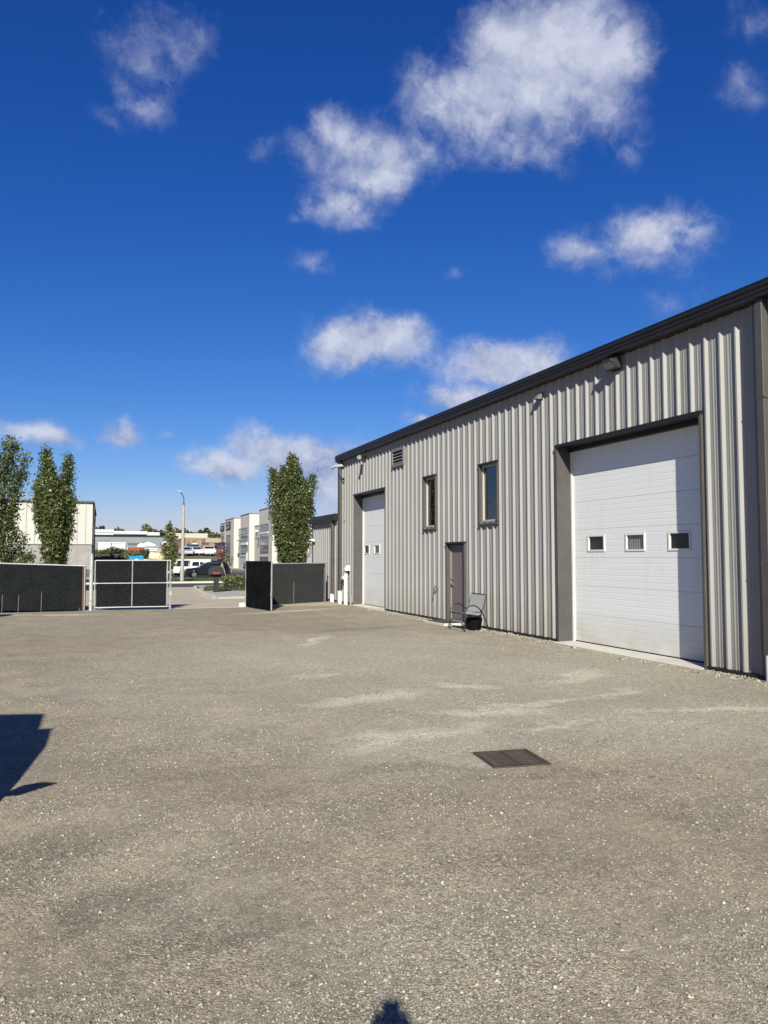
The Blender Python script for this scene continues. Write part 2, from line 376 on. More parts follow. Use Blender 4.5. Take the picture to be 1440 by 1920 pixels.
dirt = M('dirt', (.13, .12, .085), .95, 0, .3, .3, bump=.4, bs=10)
def build_ground():
    # one sheet to the horizon
    b = MB(); xs = [-3000, -400, -60, 60, 400, 3000]; ys = [-400, -60, 28, 55, 82, 300, 900, 5000]
    vs = [(x, y, G(y)-(.16 if y < 29 else .03)-(.002*(y-300) if y > 300 else 0)) for y in ys for x in xs]; n = len(xs)
    b.add(vs, [(j*n+i, j*n+i+1, (j+1)*n+i+1, (j+1)*n+i) for j in range(len(ys)-1) for i in range(n-1)])
    struct('ground', b, dirt)
    # gravel yard, gridded, with a well for the drain
    gx = sorted(set(list(np.linspace(-30, -4, 14))+list(np.linspace(-4, 9.1, 66))+[3.17, 3.51])); gy = sorted(set(list(np.linspace(-30, 0, 12))+list(np.linspace(0, 22, 110))+[24, 26.2]+[5.61, 5.95]))
    b = MB(); nx = len(gx); vs = []
    for y in gy:
        for x in gx: vs.append((x, y+(0.0 if y < 26 else 0), undul(x, y)))
    fs = []
    for j in range(len(gy)-1):
        for i in range(nx-1):
            cx, cy = (gx[i]+gx[i+1])/2, (gy[j]+gy[j+1])/2
            if 3.17 < cx < 3.51 and 5.61 < cy < 5.95: continue
            fs.append((j*nx+i, j*nx+i+1, (j+1)*nx+i+1, (j+1)*nx+i))
    b.add(vs, fs); struct('gravel_yard', b, gravel, smooth=True)
def patch(name, pts, z, mat, thick=0.):
    # a sheet laid on the falling land; pts (x, y) polygon cut where the grade changes
    bm = bmesh.new(); vs = [bm.verts.new((x, y, 0)) for x, y in pts]; bm.faces.new(vs)
    for yc in (28., 82.):
        bmesh.ops.bisect_plane(bm, geom=bm.verts[:]+bm.edges[:]+bm.faces[:], plane_co=(0, yc, 0), plane_no=(0, 1, 0))
    for v in bm.verts: v.co.z = G(v.co.y)+z
    if thick:
        r = bmesh.ops.extrude_face_region(bm, geom=bm.faces[:])
        for g in r['geom']:
            if isinstance(g, bmesh.types.BMVert): g.co.z -= thick
    bmesh.ops.recalc_face_normals(bm, faces=bm.faces)
    if not thick:
        for f in bm.faces:
            if f.normal.z < 0: f.normal_flip()
    me = bpy.data.meshes.new(name); bm.to_mesh(me); bm.free(); me.materials.append(mat)
    o = bpy.data.objects.new(name, me); COL.objects.link(o); o['kind'] = 'structure'; return o
build_ground()
patch('driveway', [(-.3, 26.2), (8.5, 26.2), (8.5, 30), (16, 34), (30, 51), (-6, 51), (-1.5, 44), (-.6, 34)], .0, drive_c)
patch('street', [(-90, 51), (90, 51), (90, 62), (-90, 62)], -.012, asphalt)
patch('parking_lot', [(-2, 82.5), (70, 82.5), (70, 112), (17, 112), (-2, 112)], -.010, asphalt)
patch('parking_lot', [(14, 70), (70, 70), (70, 82.5), (14, 82.5)], -.006, asphalt)
patch('lawn', [(-40, 27.3), (-.8, 27.0), (-1, 44), (-6, 50.5), (-40, 50.5)], -.008, lawn)
patch('lawn', [(-90, 62.6), (14, 62.6), (14, 82.5), (-90, 82.5)], .06, lawn, .15)
patch('kerb', [(-90, 62.02), (30, 62.02), (30, 62.58), (-90, 62.58)], .12, concrete2, .25)
patch('lawn_island', [(5.55, 40.5), (6.05, 45.2), (6.7, 48.6), (8.5, 49.5), (14, 49.6), (14, 44), (9, 42.2), (6.6, 40.4)], .11, lawn, .2)
isl = [(4.68, 32.3), (4.72, 33.2), (4.86, 37), (5.2, 42), (5.52, 46), (6.0, 48.9), (6.6, 49.9), (14.2, 50.2)]
isl_in = [(4.9, 32.5), (5.0, 37), (5.36, 41.9), (5.7, 45.8), (6.2, 48.6), (6.8, 49.45), (14.2, 49.75)]
patch('kerb', isl+isl_in[::-1], .13, concrete2, .2)
patch('pavement', [(4.92, 32.6), (6.9, 33.0), (8.2, 36), (8.2, 40), (6.55, 40.35), (5.5, 40.42), (5.05, 37)], .08, concrete, .2)
patch('pavement', [(24.5, 86), (26.1, 86), (26.1, 178), (24.5, 178)], .1, concrete, .2)
def raised_lot():
    b = MB(); P = [(-200, 112.6), (17, 112.6), (20.5, 134), (26, 172), (60, 178), (400, 178), (400, 600), (-200, 600)]
    zt = lambda x, y: 1.25+.9*min(1, (y-112)/22)+max(0, y-170)*.012
    for x, y in P: b.v.append((x, y, zt(x, y)))
    for x, y in P: b.v.append((x, y, -1))
    n = len(P); b.f.append(tuple(range(n))); b.m.append(0)
    for k in range(n): b.f.append((k, (k+1) % n, n+(k+1) % n, n+k)); b.m.append(0)
    bm = MB(); rows = [112.6, 123, 134, 172, 178, 600]
    xr = {112.6: 17, 123: 18.7, 134: 20.5, 172: 26, 178: 300, 600: 400}
    vs = []
    for y in rows:
        for x in (-200, xr[y]): vs.append((x, y, zt(x, y)))
    for y in rows: vs.append((xr[y], y, -1.))
    fs = [(2*i, 2*i+1, 2*i+3, 2*i+2) for i in range(5)]+[(2*i+1, 12+i, 13+i, 2*i+3) for i in range(5)]
    bm.add(vs, fs); struct('raised_lot', bm, dirt)
    return zt
ZT = raised_lot()
rw = thing('retaining_wall', 'low white concrete retaining wall behind the parked cars', 'wall', (4, 112, -.54))
for k in range(14):
    MB().box(k*2.0-16+.012, k*2.0-14-.012, 0, .3, 0, 1.95).build('wall_block', concrete2, rw)
patch('threshold_strip', [(-.2, 26.05), (5.0, 25.95), (5.0, 26.35), (-.2, 26.45)], .008, concrete2)
# loose stones on the yard: beyond counting
def stones():
    n = 165000
    r = np.exp(rng.uniform(np.log(2.0), np.log(15.), n)); az = rng.uniform(R(-22), R(62), n)
    x, y = r*np.sin(az), r*np.cos(az)
    # more stones in the loose drifts
    keep = np.ones(n, bool)
    for i in range(n):
        q = mnoise.noise((x[i]*.9, y[i]*.9, 3.)); keep[i] = rng.random() < np.clip(.5+q*1.1, .12, 1)
    keep &= (x < 8.72) & ~((np.abs(x-3.34) < .3) & (np.abs(y-5.78) < .3))
    x, y, r = x[keep], y[keep], r[keep]; n = len(x)
    s = np.exp(rng.normal(np.log(.0040), .40, n))*(1+.05*r); s = np.clip(s, .002, .0125); big = rng.random(n) < .0015; s[big] *= 1.6
    # drift of coarser stones along the foot of the wall
    m = 5200; yw = rng.uniform(5, 24, m); xw = 8.74-np.abs(rng.normal(0, .22, m)); ok = ~(((yw > 9.2) & (yw < 13.25)) & (xw > 8.5)) ; xw, yw = xw[ok], yw[ok]
    x = np.concatenate([x, xw]); y = np.concatenate([y, yw]); s = np.concatenate([s, np.exp(rng.normal(np.log(.013), .4, len(xw)))]); n = len(x)
    z = np.array([undul(a, b) for a, b in zip(x, y)])
    base = np.array([(1,0,0),(-1,0,0),(0,1,0),(0,-1,0),(0,0,1),(0,0,-1)], float)
    V = base[None]*(1+rng.uniform(-.35, .35, (n, 6, 1)))+rng.uniform(-.25, .25, (n, 6, 3))
    V *= s[:, None, None]*np.stack([rng.uniform(.8, 1.4, n), rng.uniform(.7, 1.2, n), rng.uniform(.45, .85, n)], 1)[:, None]
    a = rng.uniform(0, 6.283, n); c, sn = np.cos(a)[:, None], np.sin(a)[:, None]
    X = V[..., 0]*c-V[..., 1]*sn; Y = V[..., 0]*sn+V[..., 1]*c
    V = np.stack([X+x[:, None], Y+y[:, None], V[..., 2]+(z+s*.12)[:, None]], 2).reshape(-1, 3)
    f = np.array([(0,2,4),(2,1,4),(1,3,4),(3,0,4),(2,0,5),(1,2,5),(3,1,5),(0,3,5)])
    F = (f[None]+6*np.arange(n)[:, None, None]).reshape(-1, 3)
    t = .84*np.clip(rng.lognormal(np.log(.265), .27, n), .09, .5); t[rng.random(n) < .005] = .5
    hue = rng.uniform(-.09, .09, n)
    C = np.stack([t*(1.03+hue), t*(.98+hue*.3), t*(.82-hue*.5), np.ones(n)], 1).repeat(6, 0)
    m = bpy.data.materials.new('stone'); m.use_nodes = True; b = m.node_tree.nodes['Principled BSDF']; at = m.node_tree.nodes.new('ShaderNodeAttribute'); at.attribute_name = 'tone'
    m.node_tree.links.new(at.outputs['Color'], b.inputs['Base Color']); b.inputs['Roughness'].default_value = .85; b.inputs['Specular IOR Level'].default_value = .25
    o = fastmesh('loose_gravel', V, F, m, col=C, kind='stuff'); o['label'] = 'loose grey gravel scattered over the packed yard'
stones()
# ------------------------------------------------------------------ main metal building
XW = 8.785                                     # outer plane of the siding flats
bld = thing('metal_warehouse', 'long grey ribbed metal warehouse with two white overhead doors', 'warehouse', (XW, 16, 0))
PITCHR = .305
def rib_profile(a, b):                         # (y, out) along the wall between a and b
    pts = []
    k0 = int(math.floor(a/PITCHR))-1; k1 = int(math.ceil(b/PITCHR))+1
    raw = []
    for k in range(k0, k1+1):
        y = k*PITCHR
        raw += [(y-.046, 0), (y-.014, .041), (y+.014, .041), (y+.046, 0), (y+.108, 0), (y+.116, .005), (y+.132, .005), (y+.140, 0), (y+.168, 0), (y+.176, .005), (y+.192, .005), (y+.200, 0)]
    def interp(t):
        for (p, q), (r, s) in zip(raw, raw[1:]):
            if p <= t <= r: return q+(s-q)*(t-p)/(r-p) if r > p else q
        return 0
    return [(a, interp(a))]+[p for p in raw if a+1e-5 < p[0] < b-1e-5]+[(b, interp(b))]
def siding_panels(parent, y0, y1, z0, z1, holes, xw=XW, step=.915):
    k = math.floor(y0/step); y = k*step
    while y < y1-1e-6:
        a, b = max(y, y0), min(y+step, y1); y += step
        if b-a < .01: continue
        cuts = sorted({a, b}|{h[i] for h in holes for i in (0, 1) if a < h[i] < b}); mb = MB()
        for p, q in zip(cuts, cuts[1:]):
            hs = sorted([(h[2], h[3]) for h in holes if h[0] <= p+1e-6 and h[1] >= q-1e-6]); segs = []; z = z0
            for h0, h1 in hs:
                if h0 > z: segs.append((z, h0))
                z = max(z, h1)
            if z < z1: segs.append((z, z1))
            pr = rib_profile(p, q)
            for s0, s1 in segs:
                vs = [(xw-o, yy, s0) for yy, o in pr]+[(xw-o, yy, s1) for yy, o in pr]; n = len(pr)
                mb.add(vs, [(i, i+1, n+i+1, n+i) for i in range(n-1)])
        if mb.f: mb.build('wall_panel', siding, parent, world=True)
D1 = (9.28, 13.17, -.1, 3.90); D2 = (22.93, 26.00, -.1, 3.88)
W1 = (19.09, 19.85, 2.51, 3.92); W2 = (15.66, 16.50, 2.52, 3.90); MD = (17.37, 18.34, -.1, 2.04); LV = (21.33, 22.28, 4.50, 5.02)
siding_panels(bld, 1.83, 27.95, .06, 5.32, [D1, D2, W1, W2, MD, LV])
# base flashing, sub wall, roof, gutter, downspouts
for a, b in ((1.83, 9.26), (13.19, 17.35), (18.36, 22.91), (26.02, 27.95)): MB().box(XW-.05, XW+.1, a, b, -.1, .055).build('base_flashing', charcoal, bld, world=True)
sh = MB(); sh.box(XW+.35, XW+20, 1.9, 27.9, -.1, 5.3); sh.box(XW+.02, XW+.35, 1.85, 1.9, -.1, 5.3); sh.box(XW+.02, XW+.35, 27.9, 27.94, 0, 5.3)
sh.build('inner_wall', trim, bld, world=True)
gut = MB()
gp_ = [(-.20, 5.315), (-.155, 5.30), (0.02, 5.30), (.02, 5.50), (-.17, 5.50), (-.215, 5.50), (-.215, 5.455), (-.195, 5.44), (-.205, 5.39), (-.185, 5.36)]
gut.ext(gp_, lambda a, b, t: (XW+a, t, b), 1.5, 27.86)
gut.build('gutter', charcoal, bld, world=True)  # same colour as the trim; its shade is painted in as charcoal
MB().ext([(-.13, 5.502), (20, 7.0), (20, 7.08), (-.15, 5.56)], lambda a, b, t: (XW+a, t, b), 1.5, 27.99).build('roof', charcoal, bld, world=True)
MB().ext([(-.10, 5.29), (.3, 5.29), (20, 6.8), (20, 6.98), (-.10, 5.49)], lambda a, b, t: (XW+a, t, b), 27.88, 27.985).build('rake_trim', charcoal, bld, world=True)
MB().box(XW-.05, XW+.05, 27.86, 27.98, .06, 5.29).build('corner_trim', trim, bld, world=True)
def downspout(parent, y0, y1, ztop, zb, xw=XW, d=.10, gut_z=5.3):
    p = MB().box(xw-.045-d, xw-.045, y0, y1, zb, ztop).build('downspout', trim, parent, world=True, bevel=.008)
    MB().ext([(-.045, ztop-.08), (-.145, ztop), (-.145, gut_z), (-.06, gut_z)], lambda a, b, t: (xw+a, t, b), y0+.01, y1-.01).build('downspout_elbow', trim, p, world=True)
    MB().cyl((xw-.10, (y0+y1)/2, -.05), (xw-.10, (y0+y1)/2, zb+.03), max(.07, (y1-y0)*.52), n=16).build('drain_boot', whitepvc, p, world=True, smooth=True)
    for z in (1.6, 3.9):
        if z < ztop-.3: MB().box(xw-.048-d, xw-.03, y0-.012, y1+.012, z, z+.025).build('strap', trim, p, world=True)
downspout(bld, 7.94, 8.07, 5.25, .33, d=.12)
downspout(bld, 27.42, 27.58, 5.25, .42)
# ---- overhead doors
REC = .30
def overhead_door(y0, y1, ztop, wins, curtain_at=None):
    dr = MB().box(XW+REC+.085, XW+REC+.09, y0, y1, 0, ztop).build('overhead_door', doorwhite, bld, world=True)
    # reveal: two jambs, head, face trim
    MB().box(XW-.06, XW+REC, y1, y1+.045, 0, ztop+.045).build('jamb', trim, dr, world=True)
    MB().box(XW-.06, XW+REC, y0-.045, y0, 0, ztop+.045).build('jamb', trim, dr, world=True)
    MB().box(XW-.075, XW+REC+.1, y0-.047, y1+.047, ztop, ztop+.06).build('head_trim', charcoal, dr, world=True)
    MB().box(XW+REC-.09, XW+REC+.03, y0, y1, ztop-.075, ztop-.003).build('head_seal', charcoal, dr, world=True)
    MB().box(XW+REC-.035, XW+REC+.02, y1-.05, y1-.002, .02, ztop-.08).build('door_stop', whitepvc, dr, world=True)
    MB().box(XW+REC-.035, XW+REC+.02, y0+.002, y0+.05, .02, ztop-.08).build('door_stop', whitepvc, dr, world=True)
    n = 7; hgt = (ztop-.03)/n; xd = XW+REC; ya, yb = y0+.01, y1-.055
    for k in range(n):
        zb = .03+k*hgt; zt = zb+hgt-.003
        zs = [(zb, .006), (zb+.004, 0)]
        m = 5
        for j in range(1, m):
            zc = zb+hgt*j/m; zs += [(zc-.009, 0), (zc-.003, .0022), (zc+.003, .0022), (zc+.009, 0)]
        zs += [(zt-.004, 0), (zt, .006)]
        wh = wins if k == 3 else []
        segs = []; cut = sorted([ya, yb]+[w for ww in wh for w in ww[:2]]); mb = MB()
        for a, b in zip(cut, cut[1:]):
            win = next((w for w in wh if abs(w[0]-a) < 1e-6), None)
            if win is None: rngs = [(zb, zt)]
            else: rngs = [(zb, win[2]), (win[3], zt)]
            for r0, r1 in rngs:
                pp = [(r0, .004)]+[p for p in zs if r0 < p[0] < r1]+[(r1, .004)]
                vs = [(xd+o, a, z) for z, o in pp]+[(xd+o, b, z) for z, o in pp]; q = len(pp)
                mb.add(vs, [(i, i+1, q+i+1, q+i) for i in range(q-1)])
        mb.add([(xd+.006, ya, zt), (xd+.05, ya, zt), (xd+.05, yb, zt), (xd+.006, yb, zt)], [(0, 1, 2, 3)])
        mb.build('door_section', DOORM, dr, world=True)
    for i, (a, b, c, d) in enumerate(wins):
        fr = MB(); t = .024
        for q in ((a-.012, a+t, c-.012, d+.012), (b-t, b+.012, c-.012, d+.012)): fr.box(xd-.014, xd+.03, q[0], q[1], q[2], q[3])
        fr.box(xd-.013, xd+.03, a+t, b-t, c-.012, c+t); fr.box(xd-.013, xd+.03, a+t, b-t, d-t, d+.012)
        fr.build('window_frame', whitepvc, dr, world=True)
        MB().box(xd+.012, xd+.016, a+t, b-t, c+t, d-t).build('window_pane', glass, dr, world=True)
        MB().box(xd+.062, xd+.07, a, b, c, d).build('window_backing', dark_in, dr, world=True)
        if curtain_at == i:
            pr = [(a+t+(b-a-2*t)*k/40, .034+.007*math.sin(k*1.15)+.003*math.sin(k*2.9)) for k in range(41)]
            cu = MB(); cu.add([(xd+o, y, c+.03) for y, o in pr]+[(xd+o, y, d-.02) for y, o in pr], [(k, k+1, 42+k, 41+k) for k in range(40)])
            cu.build('curtain', M('curtain', (.5, .5, .5), .9), dr, world=True)
    MB().ext([(-.16, -.03), (REC+.08, -.03), (REC+.08, .028), (-.02, .022), (-.15, .004)], lambda a, b, t: (XW+a, t, b), y0+.002, y1+.05).build('concrete_sill', concrete2, dr, world=True)
    MB().box(xd-.006, xd+.03, ya, yb, .022, .046).build('bottom_seal', rubber, dr, world=True)
def door_mat():
    m = bpy.data.materials.new('overhead_door_white'); m.use_nodes = True; nt = m.node_tree; b = nt.nodes['Principled BSDF']; N = nt.nodes.new; L = nt.links.new
    tc = N('ShaderNodeTexCoord'); sp = N('ShaderNodeSeparateXYZ'); L(tc.outputs['Object'], sp.inputs[0])
    n = N('ShaderNodeTexNoise'); n.inputs['Scale'].default_value = 2.2; n.inputs['Detail'].default_value = 7; L(tc.outputs['Object'], n.inputs[0])
    # splashed dirt on the lowest half metre
    mr = N('ShaderNodeMapRange'); L(sp.outputs[2], mr.inputs[0]); mr.inputs[1].default_value = .75; mr.inputs[2].default_value = 0
    mu = N('ShaderNodeMath'); mu.operation = 'MULTIPLY'; L(mr.outputs[0], mu.inputs[0]); L(n.outputs[0], mu.inputs[1])
    x = N('ShaderNodeMix'); x.data_type = 'RGBA'; L(mu.outputs[0], x.inputs[0]); x.inputs[6].default_value = (.61, .63, .635, 1); x.inputs[7].default_value = (.35, .30, .20, 1)
    n3 = N('ShaderNodeTexNoise'); n3.inputs['Scale'].default_value = 5; n3.inputs['Detail'].default_value = 8
    mp = N('ShaderNodeMapping'); mp.inputs['Scale'].default_value = (1, 1.2, .25); L(tc.outputs['Object'], mp.inputs[0]); L(mp.outputs[0], n3.inputs[0])
    r3 = N('ShaderNodeMapRange'); L(n3.outputs[0], r3.inputs[0]); r3.inputs[1].default_value = .52; r3.inputs[2].default_value = .8; r3.inputs[4].default_value = .28
    x2 = N('ShaderNodeMix'); x2.data_type = 'RGBA'; L(r3.outputs[0], x2.inputs[0]); L(x.outputs[2], x2.inputs[6]); x2.inputs[7].default_value = (.47, .48, .47, 1)
    L(x2.outputs[2], b.inputs['Base Color']); b.inputs['Roughness'].default_value = .45
    n2 = N('ShaderNodeTexNoise'); n2.inputs['Scale'].default_value = 160; L(tc.outputs['Object'], n2.inputs[0]); bp = N('ShaderNodeBump'); bp.inputs['Strength'].default_value = .06; L(n2.outputs[0], bp.inputs['Height']); L(bp.outputs[0], b.inputs['Normal'])
    return m
DOORM = door_mat()
def yz(px, py, rec=REC): p = atX(px, py, XW+rec); return p.y, p.z
def wrect(l, r, t, b): return (yz(r, (t+b)/2)[0], yz(l, (t+b)/2)[0], yz((l+r)/2, b)[1], yz((l+r)/2, t)[1])
w_big = sorted([wrect(1103, 1133.5, 1006.5, 1031), wrect(1174, 1209, 1004, 1031), wrect(1254.5, 1295, 1001.5, 1029.5)])
zc0, zc1 = 1.82, 2.12
w_big = [(a, b, zc0, zc1) for a, b, c, d in w_big]
overhead_door(D1[0], D1[1], D1[3], w_big, 1)
w_far = sorted([wrect(683, 692.5, 1021, 1035), wrect(702, 712, 1021, 1035), wrect(721.5, 733, 1021, 1035)])
overhead_door(D2[0], D2[1], D2[3], [(a, b, zc0, zc1) for a, b, c, d in w_far if a > D2[0]+.06])
# ---- windows
def window(y0, y1, z0, z1):
    d = .085
    p = MB().box(XW-.055, XW+d, y1, y1+.04, z0, z1).build('window', trim, bld, world=True)
    MB().box(XW-.055, XW+d, y0-.04, y0, z0, z1).build('jamb', trim, p, world=True)
    MB().box(XW-.07, XW+d, y0-.045, y1+.045, z1, z1+.05).build('head_trim', charcoal, p, world=True)
    MB().ext([(-.075, z0-.055), (d, z0-.055), (d, z0+.02), (-.075, z0-.02)], lambda a, b, t: (XW+a, t, b), y0-.045, y1+.045).build('sill', trim, p, world=True)
    f = MB(); t = .05
    f.box(XW+d-.06, XW+d+.02, y0, y0+t, z0+.02, z1); f.box(XW+d-.06, XW+d+.02, y1-t, y1, z0+.02, z1)
    f.box(XW+d-.059, XW+d+.02, y0+t, y1-t, z0+.02, z0+.02+t); f.box(XW+d-.059, XW+d+.02, y0+t, y1-t, z1-t, z1)
    f.build('window_frame', M('beige_vinyl', (.42, .40, .36), .5), p, world=True)
    MB().box(XW+d-.02, XW+d-.014, y0+t, y1-t, z0+.07, z1-t).build('window_pane', glass_mat('window_glass', (.16, .18, .2), .12), p, world=True)
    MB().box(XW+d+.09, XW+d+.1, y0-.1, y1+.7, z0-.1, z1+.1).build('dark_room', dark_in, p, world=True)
    MB().box(XW+d+.03, XW+d+.05, y1-.16, y1-.135, z0+.07, z1-t).build('pale_strip', whitepvc, p, world=True)  # pale upright strip just behind the pane
window(*W1); window(*W2)
# ---- man door
def man_door():
    y0, y1, zt = MD[0], MD[1], MD[3]; d = .10
    p = MB().box(XW-.055, XW+d, y1, y1+.05, 0, zt).build('entrance_door', trim, bld, world=True)
    MB().box(XW-.055, XW+d, y0-.05, y0, 0, zt).build('jamb', trim, p, world=True)
    MB().box(XW-.08, XW+d, y0-.055, y1+.055, zt, zt+.05).build('head_trim', charcoal, p, world=True)
    plum = M('plum_door', (.165, .138, .138), .5, 0, .06, 3)
    MB().box(XW+d-.035, XW+d+.01, y0+.03, y1-.03, .10, zt-.02).build('door_leaf', plum, p, world=True)
    MB().box(XW+d-.02, XW+d+.012, y0, y1, 0, .095).build('threshold', galv, p, world=True)
    pinkf = M('door_frame', (.24, .2, .2), .5)
    MB().box(XW+d-.07, XW+d-.036, y1-.055, y1-.002, .09, zt-.02).build('door_stop', pinkf, p, world=True)
    brass = M('steel_knob', (.5, .5, .5), .25, .9)
    xk = XW+d-.036
    h = MB(); h.cyl((xk, y1-.11, .98), (xk-.05, y1-.11, .98), .028, n=12); h.cyl((xk-.045, y1-.11, .98), (xk-.055, y1-.22, .98), .013, .010, n=8); h.build('door_handle', brass, p, world=True, smooth=True)
    MB().cyl((xk, y1-.11, 1.14), (xk-.03, y1-.11, 1.14), .03, n=14).build('deadbolt', brass, p, world=True, smooth=True)
    MB().cyl((xk, (y0+y1)/2, 1.52), (xk-.012, (y0+y1)/2, 1.52), .014, n=10).build('peephole', brass, p, world=True, smooth=True)
    MB().box(XW-.62, XW-.06, y0-.05, y1+.25, -.05, .055).build('door_step', concrete2, bld, world=True, bevel=.01)
    tag(MB().box(XW-.60, XW-.10, y0+.05, y1+.1, .057, .070).build('doormat', M('mat', (.05, .05, .05), .95, bump=.5, bs=80)), 'dark doormat lying on the step before the plum door', 'doormat')
man_door()
# ---- louvre
lv = MB().box(XW+.03, XW+.05, LV[0], LV[1], LV[2], LV[3]).build('louvre_vent', dark_in, bld, world=True)
f = MB(); t = .06
f.box(XW-.075, XW+.03, LV[0]-.02, LV[0]+t, LV[2]-.02, LV[3]+.02); f.box(XW-.075, XW+.03, LV[1]-t, LV[1]+.02, LV[2]-.02, LV[3]+.02)
f.box(XW-.074, XW+.03, LV[0]+t, LV[1]-t, LV[2]-.02, LV[2]+t); f.box(XW-.074, XW+.03, LV[0]+t, LV[1]-t, LV[3]-t, LV[3]+.02)
grey_v = M('vent_grey', (.16, .16, .165), .5); f.build('vent_frame', grey_v, lv, world=True)
for k in range(4):
    z = LV[2]+.075+k*.095
    MB().ext([(-.06, z), (-.05, z), (.02, z+.085), (.01, z+.085)], lambda a, b, t: (XW+a, t, b), LV[0]+t, LV[1]-t).build('slat', grey_v, lv, world=True)
# ---- lamps and fittings on the wall
def wall_pack(y, z, s=1.):
    p = MB().box(XW-.06, XW-.037, y-.15*s, y+.15*s, z-.16*s, z+.16*s).build('wall_light', charcoal, bld, world=True)
    MB().ext([(-.055, z+.13*s), (-.055-.30*s, z+.10*s), (-.055-.30*s, z+.02*s), (-.055-.12*s, z-.13*s), (-.055, z-.13*s)], lambda a, b, t: (XW+a, t, b), y-.2*s, y+.2*s).build('lamp_housing', M('lamp_bronze', (.03, .03, .03), .5), p, world=True, bevel=.012)
    MB().add([(XW-.058-.30*s, y-.17*s, z+.015*s), (XW-.058-.30*s, y+.17*s, z+.015*s), (XW-.058-.12*s, y+.17*s, z-.125*s), (XW-.058-.12*s, y-.17*s, z-.125*s)], [(0, 1, 2, 3)]).build('lens', M('lamp_lens', (.26, .27, .27), .25), p, world=True)
wall_pack(11.25, 5.15, .72)
p = MB().cyl((XW-.04, 24.8, 5.12), (XW-.10, 24.8, 5.12), .05, n=10).build('flood_light', charcoal, bld, world=True)
MB().cyl((XW-.10, 24.8, 5.12), (XW-.24, 24.78, 5.15), .045, n=10).build('arm', charcoal, p, world=True)
MB().cyl((XW-.2, 24.85, 5.16), (XW-.36, 24.55, 5.08), .05, .08, n=14).build('lamp_housing', M('lamp_grey', (.17, .17, .17), .45), p, world=True, smooth=True)
MB().cyl((XW-.361, 24.549, 5.079), (XW-.366, 24.54, 5.077), .07, n=14).build('lens', M('lamp_lens', (.26, .27, .27), .25), p, world=True)
p = MB().box(XW-.06, XW-.037, 13.67, 13.83, 4.99, 5.14).build('vent_hood', charcoal, bld, world=True)
MB().ext([(-.05, 5.14), (-.17, 5.03), (-.17, 5.0), (-.05, 5.0)], lambda a, b, t: (XW+a, t, b), 13.68, 13.82).build('hood_cover', M('lamp_grey', (.17, .17, .17), .45), p, world=True)
# goose-neck barrel lamp off the far corner
p = MB().cyl((XW-.04, 27.2, 4.6), (XW-.10, 27.2, 4.6), .05, n=10).build('arm_light', charcoal, bld, world=True)
MB().tube([(XW-.10, 27.2, 4.62), (XW-.17, 27.25, 4.72), (XW-.19, 27.3, 4.92), (XW-.17, 27.35, 5.08)], .022).build('arm', charcoal, p, world=True)
MB().tube([(XW-.02, 27.3, 5.12), (XW-.12, 27.35, 5.12), (XW-.30, 27.5, 5.11), (XW-.38, 27.6, 5.07), (XW-.42, 27.66, 5.02)], [.055, .06, .06, .055, .03], n=12).build('lamp_housing', M('lamp_pale', (.36, .37, .37), .4), p, world=True, smooth=True)
# vent stack, pipes and tap by the far corner
vp = MB(); yv = 26.72; vp.cyl((XW-.12, yv, -.05), (XW-.12, yv, 1.08), .075, n=14); 
for z in (.42, .95): vp.cyl((XW-.12, yv, z), (XW-.12, yv, z+.05), .088, n=14)
p = vp.build('vent_pipe', whitepvc, bld, world=True, smooth=True)
MB().tube([(XW-.12, yv, 1.05), (XW-.13, yv-.02, 1.15), (XW-.17, yv-.08, 1.24)], .07, n=12).build('pipe_elbow', whitepvc, p, world=True, smooth=True)
MB().ext([(-.05, 1.21), (-.23, 1.21), (-.23, 1.25), (-.15, 1.40), (-.05, 1.40)], lambda a, b, t: (XW+a, t, b), yv-.24, yv-.06).build('vent_cap', whitepvc, p, world=True)
MB().cyl((XW-.06, 26.32, -.05), (XW-.06, 26.32, .27), .04, n=10).build('small_pipe', M('pipe_grey', (.3, .3, .3), .5), bld, world=True)
MB().cyl((XW-.06, 26.32, .27), (XW-.06, 26.32, .32), .055, n=10).build('pipe_cap', M('pipe_grey', (.3, .3, .3), .5), bld, world=True)
p = MB().box(XW-.12, XW-.03, 27.1, 27.28, .88, 1.0).build('gas_valve', whitepvc, bld, world=True)
MB().tube([(XW-.08, 27.2, .88), (XW-.09, 27.2, .78), (XW-.16, 27.15, .76), (XW-.16, 27.1, .70)], .03).build('spout', black_iron, p, world=True)
p = MB().box(XW-.07, XW-.037, 27.08, 27.2, 3.05, 3.3).build('small_box', M('pipe_grey', (.3, .3, .3), .5), bld, world=True)
p = MB().cyl((XW-.02, 18.93, .88), (XW-.14, 18.93, .88), .018, n=8).build('hose_tap', M('tap_metal', (.32, .32, .30), .35, .8), bld, world=True)
MB().cyl((XW-.13, 18.93, .89), (XW-.20, 18.90, .78), .016, .02, n=8).build('spout', MATS['tap_metal'], p, world=True)
MB().box(XW-.12, XW-.105, 18.85, 19.01, .915, .93).build('handle', MATS['tap_metal'], p, world=True)
